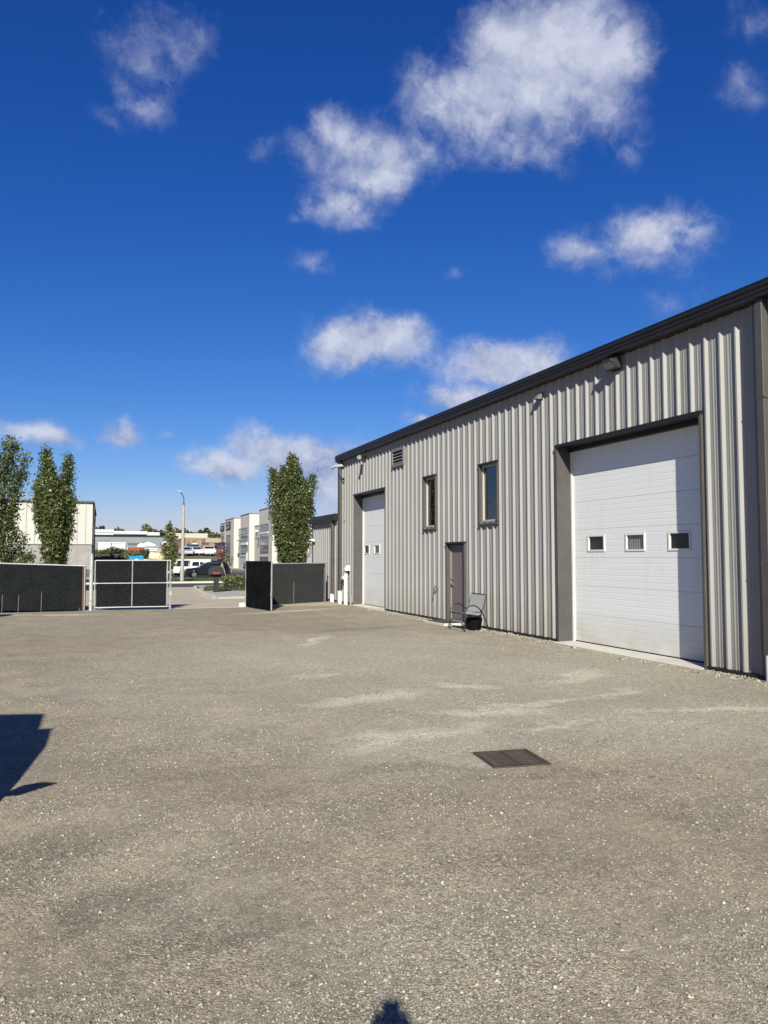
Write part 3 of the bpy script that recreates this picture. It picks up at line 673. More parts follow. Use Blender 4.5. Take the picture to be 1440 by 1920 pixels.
# ------------------------------------------------------------------ low annex
anx = thing('metal_annex', 'lower grey ribbed metal annex beyond the tall warehouse corner', 'building', (XW, 29.7, 0))
siding_panels(anx, 28.0, 31.5, .06, 3.12, [], xw=XW)
MB().ext([(a, b-5.30+3.10) for a, b in gp_], lambda a, b, t: (XW+a, t, b), 28.0, 31.62).build('gutter', charcoal, anx, world=True)
MB().ext([(-.13, 3.302), (15, 4.2), (15, 4.28), (-.15, 3.36)], lambda a, b, t: (XW+a, t, b), 28.0, 31.6).build('roof', charcoal, anx, world=True)
MB().box(XW+.03, XW+15, 28.02, 31.48, -.1, 3.12).build('inner_wall', siding, anx, world=True)
MB().box(XW-.05, XW+.05, 31.5, 31.6, .06, 3.1).build('corner_trim', trim, anx, world=True)
downspout(anx, 28.42, 28.58, 3.02, .26, gut_z=3.1)
p = MB().box(XW-.08, XW-.04, 31.2, 31.36, 2.3, 2.5).build('flood_light', charcoal, anx, world=True)
MB().ext([(-.06, 2.48), (-.24, 2.44), (-.24, 2.40), (-.06, 2.34)], lambda a, b, t: (XW+a, t, b), 31.16, 31.38).build('lamp_housing', whitepvc, p, world=True)
# ------------------------------------------------------------------ patio chair
def patio_chair():
    t = thing('patio_chair', 'grey mesh patio chair with black arms by the plum door', 'chair', (8.3, 16.18, 0), 0)
    # local: +y along the wall, -x towards the yard
    sling = M('sling', (.34, .345, .335), .85, 0, .12, 30, bump=.4, bs=300)
    pr = [(-.31, .405), (-.20, .395), (-.08, .375), (.02, .365), (.08, .385), (.12, .45), (.165, .60), (.205, .76), (.225, .835)]
    s = MB(); n = len(pr); w = .355
    vs = []
    for dz in (.006, -.012):
        for y in (-w, w):
            for a, b in pr: vs.append((a, y, b+dz))
    fs = [(i, i+1, n+i+1, n+i) for i in range(n-1)]+[(2*n+i, 3*n+i, 3*n+i+1, 2*n+i+1) for i in range(n-1)]+[(i, 2*n+i, 2*n+i+1, i+1) for i in range(n-1)]+[(n+i, n+i+1, 3*n+i+1, 3*n+i) for i in range(n-1)]
    s.add(vs, fs); s.build('sling_seat', sling, t, smooth=True)
    for sy in (-1, 1):
        y = sy*.345
        MB().tube([(a+.004, y*1.04, b-.012) for a, b in pr], .013).build('side_rail', black_iron, t, smooth=True)
        ya = sy*.385
        arc = [(-.335, ya, 0), (-.33, ya, .2), (-.325, ya, .42), (-.29, ya, .52), (-.20, ya, .585), (-.10, ya, .595), (0, ya, .55), (.08, ya, .47), (.13, ya, .40)]
        MB().tube(arc, .0135).build('arm', black_iron, t, smooth=True)
        MB().tube([(.08, ya, .50), (.13, ya, .40), (.31, ya, 0)], .0135).build('leg', black_iron, t, smooth=True)
    c = MB(); c.cyl((-.30, -.385, .40), (-.30, .385, .40), .012); c.cyl((.11, -.385, .42), (.11, .385, .42), .012); c.cyl((.225, -.345, .835), (.225, .345, .835), .012); c.cyl((-.33, -.385, .10), (-.33, .385, .10), .008)
    c.build('cross_rail', black_iron, t)
patio_chair()
def tub():
    t = thing('tub', 'black ribbed tub under the seat of the patio chair', 'tub', (8.40, 16.16, 0)); n = 20
    pr = [(.140, 0), (.150, .02), (.182, .25), (.192, .252), (.192, .275), (.176, .275), (.168, .25), (.138, .03)]; mb = MB(); vs = []
    for k in range(n):
        q = 2*math.pi*k/n; w = 1+.025*(k % 2)
        for r_, z in pr: vs.append((r_*w*math.cos(q), r_*w*math.sin(q), z))
    m = len(pr); mb.add(vs, [(k*m+i, ((k+1) % n)*m+i, ((k+1) % n)*m+i+1, k*m+i+1) for k in range(n) for i in range(m-1)]); mb.build('shell', M('tub_black', (.004, .004, .0045), .7, spec=.08), t)
    MB().cyl((0, 0, .03), (0, 0, .035), .138, n=20).build('base', M('tub_black', (.004, .004, .0045), .7, spec=.08), t)
tub()
# ------------------------------------------------------------------ storm drain
def storm_drain():
    t = thing('storm_drain_grate', 'rusty square storm drain grate sunk in the gravel', 'drain', (3.34, 5.78, 0), R(-7))
    rust = M('rusty_iron', (.070, .055, .047), .8, .3, .35, 12, bump=.4, bs=90)
    f = MB(); a, b = .25, .215
    f.box(-a, a, b, a, -.06, .012); f.box(-a, a, -a, -b, -.06, .012); f.box(-a, -b, -b, b, -.06, .0118); f.box(b, a, -b, b, -.06, .0118)
    f.build('frame', rust, t)
    bar = MB().box(-b, b, -.012, .012, -.02, .008).build('grate_bar', rust, t); bar.location.y = -.189
    for k in range(1, 8): share(bar, 'grate_bar', t, (0, -.189+k*.054, 0))
    MB().box(-.014, .014, -b, b, -.038, .0095).build('cross_bar', rust, t)
    p = MB(); p.box(-.19, .19, -.19, .19, -.6, -.5)
    for q in ((-.24, -.2, -.24, .24), (.2, .24, -.24, .24)): p.box(*q, -.5, -.062)
    p.box(-.2, .2, -.24, -.2, -.5, -.062); p.box(-.2, .2, .2, .24, -.5, -.062); p.build('pit', dark_in, t)
storm_drain()
# ------------------------------------------------------------------ chain link fences and gates
def weave(L, z0, z1, pitch=.062, r=.0018, off=0.):
    mb = MB(); H = z1-z0
    for sgn in (1, -1):
        n = int((L+H)/pitch)+1
        for k in range(n):
            s = k*pitch-(H if sgn > 0 else 0); 
            a = (s, z0), (s+sgn*H, z1)
            if sgn < 0: a = (k*pitch, z0), (k*pitch-H, z1)
            (x0, za), (x1, zb) = a
            lo, hi = 0., 1.; dx = x1-x0
            t0, t1 = sorted(((0-x0)/dx, (L-x0)/dx)); lo = max(lo, t0); hi = min(hi, t1)
            if hi-lo < .01: continue
            p = (x0+dx*lo, za+(zb-za)*lo); q = (x0+dx*hi, za+(zb-za)*hi)
            yo = off+sgn*.002; e = (r if sgn > 0 else r*.45)*.7071  # one diagonal set thinned: its unlit look is put into the shape
            mb.add([(p[0]-e, yo, p[1]+sgn*e), (p[0]+e, yo, p[1]-sgn*e), (p[0], yo-2*r, p[1]), (q[0]-e, yo, q[1]+sgn*e), (q[0]+e, yo, q[1]-sgn*e), (q[0], yo-2*r, q[1])], [(0, 2, 5, 3), (1, 4, 5, 2), (0, 3, 4, 1)])
    return mb
def cloth(L, z0, z1, y=.012, amp=.006):
    mb = MB(); n = max(8, int(L/.12)); m = 8; vs = []
    for j in range(m+1):
        for i in range(n+1):
            x = L*i/n; z = z0+(z1-z0)*j/m; vs.append((x, y+amp*(1+math.sin(7*x+3*z)*math.sin(2.3*x+z*5)), z))
    mb.add(vs, [(j*(n+1)+i, j*(n+1)+i+1, (j+1)*(n+1)+i+1, (j+1)*(n+1)+i) for j in range(m) for i in range(n)]); return mb
# left fence: local x runs along it, the mesh faces the yard (local -y)
def fence(name, label, A, B, ztopA, ztopB, posts, stakes, extra=None):
    A, B = Vector((*A, 0)), Vector((*B, 0)); L = (B-A).length; rz = math.atan2(B.y-A.y, B.x-A.x)
    t = thing(name, label, 'fence', A, rz)
    zt = (ztopA+ztopB)/2
    MB().cyl((0, 0, ztopA), (L, 0, ztopB), .022, n=10).build('top_rail', galv, t, smooth=True)
    sc = cloth(L, .02, zt-.02); sc.v = [(x, y, z+(ztopA+(ztopB-ztopA)*x/L-zt)*(z/zt)) for x, y, z in sc.v]; sc.build('privacy_screen', screen, t)
    wv = weave(L, .02, zt); wv.v = [(x, y, z+(ztopA+(ztopB-ztopA)*x/L-zt)*(z/zt)) for x, y, z in wv.v]; w = wv.build('wire_mesh', wire, t); w['kind'] = 'stuff'
    for x, hgt, r in posts:
        p = MB().cyl((x, .05, -.3), (x, .05, hgt), r, n=12); p.cyl((x, .05, hgt), (x, .05, hgt+.03), r*1.1, r*.4, n=12); p.build('post', galv, t, smooth=True)
    for x, hgt in stakes:
        MB().cyl((x, -.03, -.1), (x+.01, -.03, hgt), .009, n=6).build('stake', M('stake_steel', (.22, .21, .19), .6, .3), t)
    return t
# left run ends at the gate post
A, B = (-7.6, 28.48), (-.16, 26.22); LL = math.hypot(A[0]-B[0], A[1]-B[1])
fl_ = fence('chain_link_fence', 'chain link fence with black privacy screen below the two left trees', A, B, 1.66, 1.42,
      [(0, 1.7, .03), (2.5, 1.62, .03), (5.1, 1.55, .03)], [(LL-1.35, .6), (LL-2.05, .5), (LL-2.55, .5), (LL-.18, .1)])
MB().box(LL-.10, LL-.045, -.02, .0, .02, 1.40).build('tension_bar', M('rust_orange', (.13, .052, .028), .8, .2, .3, 10), fl_)['label'] = 'rust brown bar'
MB().box(LL-.04, LL-.015, -.02, .0, .02, 1.40).build('tension_bar', galv, fl_)
# right run
A2, B2 = (5.05, 26.42), (8.40, 28.33); L2 = math.hypot(A2[0]-B2[0], A2[1]-B2[1])
fr_ = fence('chain_link_fence', 'chain link fence with black screen between open gate leaf and warehouse', A2, B2, 1.46, 1.47,
      [(L2-.02, 1.62, .032)], [(1.05, .75), (2.12, .8), (L2-.15, 1.3)])
MB().box(L2-.09, L2-.065, -.03, -.012, .02, 1.45).build('tension_bar', galv, fr_)
def gate_post(x, y, h, label):
    t = thing('gate_post', label, 'gate post', (x, y, 0))
    MB().cyl((0, 0, -.2), (0, 0, h), .055, n=16).build('post', M('galv_green', (.42, .47, .44), .45, .2, .12, 8), t, smooth=True)
    MB().cyl((0, 0, h), (0, 0, h+.05), .06, .02, n=16).build('cap', galv, t, smooth=True)
    for z in (.3, 1.25):
        MB().cyl((0, 0, z), (0, 0, z+.06), .068, n=16).build('hinge', galv, t, smooth=True)
    return t
gate_post(.0, 26.12, 1.77, 'stout pale green galvanised gate post at the closed left leaf')
gate_post(4.99, 26.36, 1.83, 'tall thin galvanised post behind the hinge of the open gate leaf')
def gate_leaf(label, loc, rz, L, z0, z1, back=False):
    t = thing('gate_leaf', label, 'gate', loc, rz); r = .021
    pr = dict(n=10)
    MB().cyl((0, 0, z0-.05), (0, 0, z1), r, **pr).build('stile', galv, t, smooth=True)
    MB().cyl((L, 0, .0), (L, 0, z1+.02), r, **pr).build('stile', galv, t, smooth=True)
    MB().cyl((L-.09, 0, z0), (L-.09, 0, z1), r*.8, **pr).build('stile', galv, t, smooth=True)
    MB().cyl((0, 0, z1), (L, 0, z1), r, **pr).build('top_rail', galv, t, smooth=True)
    MB().cyl((0, 0, z0), (L, 0, z0), r, **pr).build('bottom_rail', galv, t, smooth=True)
    MB().cyl((0, -.01, (z0+z1)/2+.02), (L, -.01, (z0+z1)/2+.02), r*.85, **pr).build('middle_rail', galv, t, smooth=True)
    MB().cyl((L*.49, -.01, z0), (L*.49, -.01, z1), r*.85, **pr).build('middle_stile', galv, t, smooth=True)
    cloth(L-.16 if not back else L-.02, z0+(.01 if not back else -.03), z1+(-.02 if not back else .02), y=.02 if not back else -.06, amp=.008).build('privacy_screen', screen, t).location.x = .04
    w = weave(L-.14, z0, z1, off=.008 if not back else .012).build('wire_mesh', wire, t); w.location.x = .03; w['kind'] = 'stuff'
    lt = MB(); lt.box(L-.03, L+.05, -.05, -.02, .45, .6); lt.cyl((L+.03, -.03, .02), (L+.03, -.03, .9), .009, n=8); lt.build('latch_rod', galv, t)
    return t
gate_leaf('closed gate leaf of four black mesh panels in silver pipe frame', (.11, 26.10, 0), math.atan2(-.18, 2.3), 2.30, .10, 1.59)
A3, B3 = Vector((4.97, 26.26)), Vector((5.33, 24.02)); d3 = B3-A3
gate_leaf('open gate leaf seen edge on, swung in beside the right fence', (A3.x, A3.y, 0), math.atan2(d3.y, d3.x), d3.length, .05, 1.55, back=True)
b = MB().box(-.12, .14, -.12, .12, -.05, .14).build('concrete_block', concrete2, None, bevel=.03); b.location = (4.86, 26.5, 0); tag(b, 'pale lump of concrete at the foot of the thin gate post', 'concrete block')
# black tyre at the left edge
def tyre():
    t = thing('tyre', 'black tyre half out of frame at the left edge before the fence', 'tyre', (-2.68, 24.4, 0), R(8))
    pr = [(.11, .19), (.125, .23), (.12, .27), (.08, .295), (-.08, .295), (-.12, .27), (-.125, .23), (-.11, .19)]; n = 28; mb = MB(); vs = []
    for k in range(n):
        q = 2*math.pi*k/n
        for a, r in pr: vs.append((r*math.cos(q), a, .29+r*math.sin(q)))
    m = len(pr); mb.add(vs, [(k*m+i, k*m+(i+1) % m, ((k+1) % n)*m+(i+1) % m, ((k+1) % n)*m+i) for k in range(n) for i in range(m)])
    mb.build('tread', rubber, t, smooth=True)
    MB().cyl((0, -.06, .29), (0, .06, .29), .19, n=20).build('rim', M('black_rim', (.03, .03, .03), .4, .6), t, smooth=True)
tyre()
# ------------------------------------------------------------------ foliage
def leaf_mat(name, dark, light):
    if name in MATS: return MATS[name]
    m = bpy.data.materials.new(name); m.use_nodes = True; nt = m.node_tree; nt.nodes.clear(); N = nt.nodes.new; L = nt.links.new
    o = N('ShaderNodeOutputMaterial'); at = N('ShaderNodeAttribute'); at.attribute_name = 'tone'
    x = N('ShaderNodeMix'); x.data_type = 'RGBA'; sp = N('ShaderNodeSeparateColor'); L(at.outputs['Color'], sp.inputs[0]); L(sp.outputs[0], x.inputs[0])
    x.inputs[6].default_value = (*dark, 1); x.inputs[7].default_value = (*light, 1)
    b = N('ShaderNodeBsdfPrincipled'); L(x.outputs[2], b.inputs['Base Color']); b.inputs['Roughness'].default_value = .42; b.inputs['Specular IOR Level'].default_value = .5
    t = N('ShaderNodeBsdfTranslucent'); L(x.outputs[2], t.inputs[0]); mx = N('ShaderNodeMixShader'); mx.inputs[0].default_value = .22
    L(b.outputs[0], mx.inputs[1]); L(t.outputs[0], mx.inputs[2]); L(mx.outputs[0], o.inputs[0]); MATS[name] = m; return m
maple = leaf_mat('maple_leaf', (.024, .042, .009), (.145, .168, .058))
dark_leaf = leaf_mat('dark_leaf', (.024, .038, .014), (.075, .095, .036))
shrub_leaf = leaf_mat('shrub_leaf', (.055, .072, .02), (.19, .19, .075))
red_leaf = leaf_mat('red_leaf', (.10, .035, .028), (.30, .13, .10))
bark = M('bark', (.09, .075, .06), .9, 0, .25, 6, bump=.5, bs=20)
def leaves(name, clusters, per, sig, size, mat, parent, flat=.6, seed=1):
    r = np.random.default_rng(seed); C = np.asarray(clusters, float); n = len(C)*per
    tone = np.clip(r.beta(1.3, 2.6, len(C)), 0, 1)
    P = C.repeat(per, 0)+r.normal(0, 1, (n, 3))*np.asarray(sig)
    s = size*np.exp(r.normal(0, .28, n))
    d1 = r.normal(0, 1, (n, 3)); d1 /= np.linalg.norm(d1, axis=1)[:, None]
    d2 = r.normal(0, 1, (n, 3)); d2 -= d1*(d1*d2).sum(1)[:, None]; d2 /= np.linalg.norm(d2, axis=1)[:, None]
    a, b = d1*s[:, None], d2*(s*.72)[:, None]
    V = np.stack([P-a, P-b*.9+a*.1, P+a*1.1, P+b*.9+a*.1], 1).reshape(-1, 3)
    F = np.arange(4*n).reshape(-1, 4)
    t = np.clip(tone.repeat(per)*.75+r.beta(1.2, 3, n)*.6, 0, 1); col = np.stack([t, t, t, np.ones(n)], 1).repeat(4, 0)
    return fastmesh(name, V, F, mat, parent, col)
def spire_clusters(spires, seed):
    r = np.random.default_rng(seed); out = []
    for (bx, by, bz), (tx, ty, tz), rad, cnt, lowf in spires:
        for _ in range(cnt):
            t = r.random()**.9
            prof = rad*1.2*(min(1., .10+lowf*.3+t*1.55))*(1-t**2.2)**.85*(.82+.3*mnoise.noise((t*5, bx*3+seed, by)))
            q = r.uniform(0, 6.283); rr = prof*math.sqrt(r.uniform(.12, 1.))
            out.append((bx+(tx-bx)*t+rr*math.cos(q), by+(ty-by)*t+rr*math.sin(q), bz+(tz-bz)*t+r.normal(0, .06)))
    return out
def tree(name, label, loc, spires, per, sig, size, mat, trunk_h, trunk_r, seed, group=None, twigs=True, cat='tree'):
    t = thing(name, label, cat, loc, group=group)
    cl = spire_clusters(spires, seed); leaves('crown', cl, per, sig, size, mat, t, seed=seed)
    mb = MB(); r = random.Random(seed)
    mb.tube([(0, 0, -.2), (.02, .01, trunk_h*.5), (0, 0, trunk_h)], [trunk_r*1.15, trunk_r*.9, trunk_r*.75], 9)
    mb.build('trunk', bark, t, smooth=True)
    br = MB()
    for b, tp, rad, cnt, lf in spires:
        b, tp = Vector(b), Vector(tp); pts = [Vector((0, 0, trunk_h*.9)), b+(tp-b)*.12, b+(tp-b)*.45, b+(tp-b)*.86]
        br.tube(pts, [trunk_r*.6, trunk_r*.42, trunk_r*.28, trunk_r*.08], 6)
        if twigs:
            for k in range(9):
                q = r.uniform(.1, .85); o = b+(tp-b)*q; a = r.uniform(0, 6.283); l = rad*.8*(1-q*.5)
                br.tube([o, o+Vector((math.cos(a)*l*.6, math.sin(a)*l*.6, l*.6)), o+Vector((math.cos(a)*l, math.sin(a)*l, l*1.3))], [trunk_r*.16, trunk_r*.1, trunk_r*.03], 4)
    br.build('limbs', bark, t)
    return t
def P_(px, py, Y): return atY(px, py, Y)
# right columnar maple, from its outline
Y = 45.0; g = G(Y)
def spire(Y, base, tip, rpx, cnt, lowf, root, dy=0):
    b, t = atY(*base, Y), atY(*tip, Y); k = Y/1440*1.02
    return ((b.x-root.x, dy, b.z-root.z), (t.x-root.x, dy*.6, t.z-root.z), rpx*k, cnt, lowf)
root = atY(547, 1090, Y); root.z = g
tree('maple_tree', 'bushy upright maple beside the warehouse corner, behind the right fence', root, [
    spire(Y, (545, 1092), (548, 858), 37, 330, .25, root), spire(Y, (535, 1050), (512, 880), 18, 130, .3, root, .3), spire(Y, (558, 1060), (577, 925), 24, 150, .3, root, -.2),
    spire(Y, (572, 960), (587, 895), 8, 26, .4, root), spire(Y, (540, 1000), (530, 882), 18, 90, .4, root, -.5), spire(Y, (550, 1010), (562, 885), 17, 80, .4, root, .5), spire(Y, (548, 1075), (520, 960), 24, 120, .3, root, -.6), spire(Y, (535, 1040), (524, 893), 20, 110, .3, root, .1), spire(Y, (562, 1040), (572, 905), 19, 110, .3, root, .2), spire(Y, (548, 1060), (540, 915), 38, 200, .3, root, .1)],
    44, (.13, .13, .17), .056, maple, 1.2, .11, 21)
Y = 44.0; g = G(Y); root = atY(104, 1100, Y); root.z = g
tree('maple_tree', 'vase shaped maple with two spiky tops before the white building', root, [
    spire(Y, (103, 1094), (86, 845), 30, 290, .2, root), spire(Y, (112, 1060), (129, 855), 15, 120, .3, root, .2), spire(Y, (98, 1040), (72, 905), 15, 80, .3, root, -.3),
    spire(Y, (108, 1060), (118, 930), 24, 140, .3, root, .4), spire(Y, (100, 1040), (100, 900), 22, 100, .3, root, -.5), spire(Y, (106, 1040), (137, 930), 12, 50, .3, root), spire(Y, (98, 1030), (62, 930), 9, 36, .3, root, .2)],
    46, (.13, .13, .16), .054, maple, 1.0, .10, 22)
root = atY(-2, 1100, Y); root.z = g
tree('maple_tree', 'open branched maple cut by the left edge of the picture', root, [
    spire(Y, (-2, 1090), (16, 822), 34, 170, .15, root), spire(Y, (5, 1000), (45, 885), 15, 36, .3, root, .3), spire(Y, (-10, 1040), (-30, 850), 34, 130, .3, root, -.4),
    spire(Y, (5, 1075), (48, 1000), 14, 40, .3, root, .4), spire(Y, (8, 1085), (58, 1040), 12, 40, .3, root, -.3), spire(Y, (0, 1070), (20, 960), 22, 110, .3, root, -.3), spire(Y, (4, 960), (52, 850), 9, 24, .4, root), spire(Y, (4, 900), (30, 830), 12, 34, .4, root, .4)],
    24, (.16, .16, .17), .058, maple, 1.2, .12, 23)
root = Vector((-9.6, 45, G(45)))
tree('maple_tree', 'tall maple standing left of the open branched maple', root, [((0, 0, .6), (.1, 0, 8.2), 1.5, 260, .2), ((.2, 0, 1), (.9, .2, 7), .9, 120, .3), ((-.2, 0, 1), (-1, -.2, 7.2), .9, 120, .3)], 22, (.14, .14, .17), .075, maple, 1.2, .12, 24)
# slim young tree in the verge, saplings
Y = 66.0; root = atY(318, 1070, Y); root.z = G(Y)+.05
tree('young_tree', 'slim young tree just right of the closed gate leaf', root, [spire(Y, (320, 1066), (317, 984), 12, 120, .5, root), spire(Y, (312, 1056), (310, 1020), 7, 22, .5, root), spire(Y, (326, 1056), (328, 1020), 6, 22, .5, root)], 14, (.12, .12, .14), .085, shrub_leaf, 1.2, .05, 31, twigs=False)
def sapling(px, py, Y, tip, label, mat, seed, rp=8):
    root = atY(px, py, Y); root.z = G(Y)
    t = tree('sapling', label, root, [spire(Y, (px, tip+26), (px-2, tip), rp, 40, .5, root), spire(Y, (px-4, tip+22), (px-9, tip+6), rp*.6, 14, .5, root), spire(Y, (px+4, tip+22), (px+8, tip+5), rp*.6, 14, .5, root)], 5, (.12, .12, .12), .08, mat, atY(px, tip+20, Y).z-root.z, .035, seed, twigs=False)
    for k in range(3):
        q = k*2.09+.4; MB().cyl((math.cos(q)*.55, math.sin(q)*.55, 0), (math.cos(q)*.05, math.sin(q)*.05, 1.55), .03, n=6).build('stake', M('stake_wood', (.45, .40, .32), .8), t)
sapling(416, 1084, 82.5, 1024, 'red leaved staked sapling beside the black SUV', red_leaf, 41, 9)
sapling(428, 1068, 112, 1040, 'thin bare looking sapling before the white units', shrub_leaf, 42, 6)
sapling(313, 1084, 80, 1046, 'small green sapling at the tail of the white pickup', shrub_leaf, 43, 6)
# hedge
def hedge():
    t = thing('box_hedge', 'clipped low green hedge on the island by the open gate', 'hedge', (7.9, 43.1, G(43)+.1))
    r = np.random.default_rng(3); C = []
    for _ in range(520): C.append((r.uniform(-1.05, 1.3), r.uniform(-.5, .5), .04+.60*math.sqrt(r.random())))
    leaves('foliage', C, 16, (.06, .06, .05), .04, shrub_leaf, t, seed=5)
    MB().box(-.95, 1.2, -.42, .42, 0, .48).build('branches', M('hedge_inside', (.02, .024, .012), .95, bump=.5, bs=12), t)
hedge()
def grass_tufts():
    r = np.random.default_rng(9); pts = []
    for _ in range(9000):
        x, y = r.uniform(5.6, 12), r.uniform(40.6, 49.4)
        if x > 5.6+(y-40.6)*.11+.15: pts.append((x, y, G(y)+.11, .045))
    for _ in range(9000):
        x, y = r.uniform(2, 14), r.uniform(62.7, 82); pts.append((x, y, G(y)+.06, .07))
    pts = np.array(pts); n = len(pts); a = r.uniform(0, 6.28, n); h = pts[:, 3]*r.uniform(.6, 1.3, n); w = h*.35
    dx, dy = np.cos(a)*w, np.sin(a)*w
    V = np.stack([pts[:, :3]+np.stack([-dx, -dy, 0*h], 1), pts[:, :3]+np.stack([dx, dy, 0*h], 1), pts[:, :3]+np.stack([r.normal(0, .02, n), r.normal(0, .02, n), h], 1)], 1).reshape(-1, 3)
    t = r.beta(2, 3, n).repeat(3); fastmesh('grass', V, np.arange(3*n).reshape(-1, 3), leaf_mat('grass_blade', (.035, .055, .016), (.09, .11, .035)), col=np.stack([t, t, t, t*0+1], 1), kind='stuff')
grass_tufts()
# ------------------------------------------------------------------ street furniture
def mailbox():
    b = Vector((5.77, 38.6, G(38.6)+.08))
    t = thing('mailbox', 'large black plastic mailbox with red mark on the kerb pad', 'mailbox', b, R(-3))
    blk = M('black_plastic', (.013, .013, .014), .5)
    MB().ext([(-.13, 0), (.13, 0), (.10, .62), (.12, .70), (.30, .80), (.36, .86), (-.36, .86), (-.30, .80), (-.12, .70), (-.10, .62)], lambda a, c, q: (a, q, c), -.13, .13).build('post', blk, t)
    MB().box(-.13, -.05, -.19, -.131, 0, .66).build('post_rib', blk, t); MB().box(.05, .13, -.19, -.131, 0, .66).build('post_rib', blk, t)
    arc = [(.36*math.cos(q), 1.0+.30*math.sin(q)) for q in np.linspace(0, math.pi, 12)]
    MB().ext([(-.36, .862), (.36, .862)]+arc, lambda a, c, q: (a, q, c), -.34, .34).build('box', blk, t)
    MB().box(-.33, .33, -.36, -.341, .88, 1.0).build('door', blk, t)
    red = M('red_mark', (.55, .03, .06), .5)
    m = MB()
    for a, c, w_, h_ in ((-.13, .955, .05, .10), (-.07, .935, .05, .045), (-.01, .95, .05, .05), (.05, .95, .05, .05), (.11, .955, .05, .06), (.0, .925, .22, .012)):
        m.box(a-w_/2, a+w_/2, -.366, -.361, c-h_/2, c+h_/2)
    m.build('red_mark', red, t)
    MB().box(.16, .42, -.1, .2, 0, .07).build('base_stone', M('dark_stone', (.05, .05, .05), .9), t)
mailbox()
def street_lamp():
    Y = 66.8; b = atY(341, 1091, Y); b.z = G(Y)+.06
    t = thing('street_lamp', 'tall concrete street lamp with thin bent arm beside the pickup', 'street lamp', b)
    top = atY(344.5, 946, Y)-b; head = atY(338.5, 922, Y)-b
    MB().cyl((0, 0, -.2), tuple(top), .17, .10, n=14).build('pole', M('pole_concrete', (.36, .34, .30), .85, 0, .1, 3), t, smooth=True)
    MB().cyl(tuple(top-Vector((0, 0, .05))), tuple(top+Vector((0, 0, .16))), .11, .06, n=10).build('collar', charcoal, t)
    MB().tube([top, top+Vector((.01, 0, .5)), top+Vector((-.1, 0, .8)), head], .035, 6).build('arm', charcoal, t)
    MB().ext([(-.40, .02), (-.1, -.05), (.12, -.03), (.12, .06), (-.1, .10), (-.35, .07)], lambda a, c, q: (head.x+a+.0, head.y+q, head.z+c), -.12, .12).build('luminaire', M('lamp_pale', (.36, .37, .37), .4), t, bevel=.02)
street_lamp()
# ------------------------------------------------------------------ vehicles
chrome = M('chrome', (.55, .55, .56), .2, 1.)
redlamp = M('tail_red', (.42, .015, .02), .25); clearlamp = M('head_clear', (.6, .62, .65), .15)
def wheel(t, x, y, r=.35, w=.22):
    o = MB(); n = 22; s = 1 if y > 0 else -1
    pr = [(-w/2, r*.66), (-w/2, r*.92), (-w/2+.03, r), (w/2-.03, r), (w/2, r*.92), (w/2, r*.66)]; vs = []
    for k in range(n):
        q = 2*math.pi*k/n
        for a, rr in pr: vs.append((x+rr*math.cos(q), y+a, r+rr*math.sin(q)))
    m = len(pr); o.add(vs, [(k*m+i, k*m+(i+1) % m, ((k+1) % n)*m+(i+1) % m, ((k+1) % n)*m+i) for k in range(n) for i in range(m)])
    wo = o.build('wheel', rubber, t, smooth=True)
    ri = MB(); ri.cyl((x, y-s*.02, r), (x, y+s*(w/2-.05), r), r*.67, n=18)
    for k in range(5):
        q = 2*math.pi*k/5+.3; c, sn = math.cos(q), math.sin(q); e = r*.09
        vs = []
        for yy in (y+s*(w/2-.05), y+s*(w/2-.015)):
            for a, b2 in ((.05*r, -e), (.62*r, -e*.8), (.62*r, e*.8), (.05*r, e)): vs.append((x+a*c-b2*sn, yy, r+a*sn+b2*c))
        ri.add(vs, [(0, 1, 2, 3), (7, 6, 5, 4), (0, 4, 5, 1), (1, 5, 6, 2), (2, 6, 7, 3), (3, 7, 4, 0)])
    ri.build('rim', M('rim_grey', (.28, .28, .29), .3, .7), wo)
def arch(cx, r, z0, n=9):
    return [(cx+r*math.cos(q), z0+max(0, r*math.sin(q))) for q in np.linspace(0, math.pi, n)]
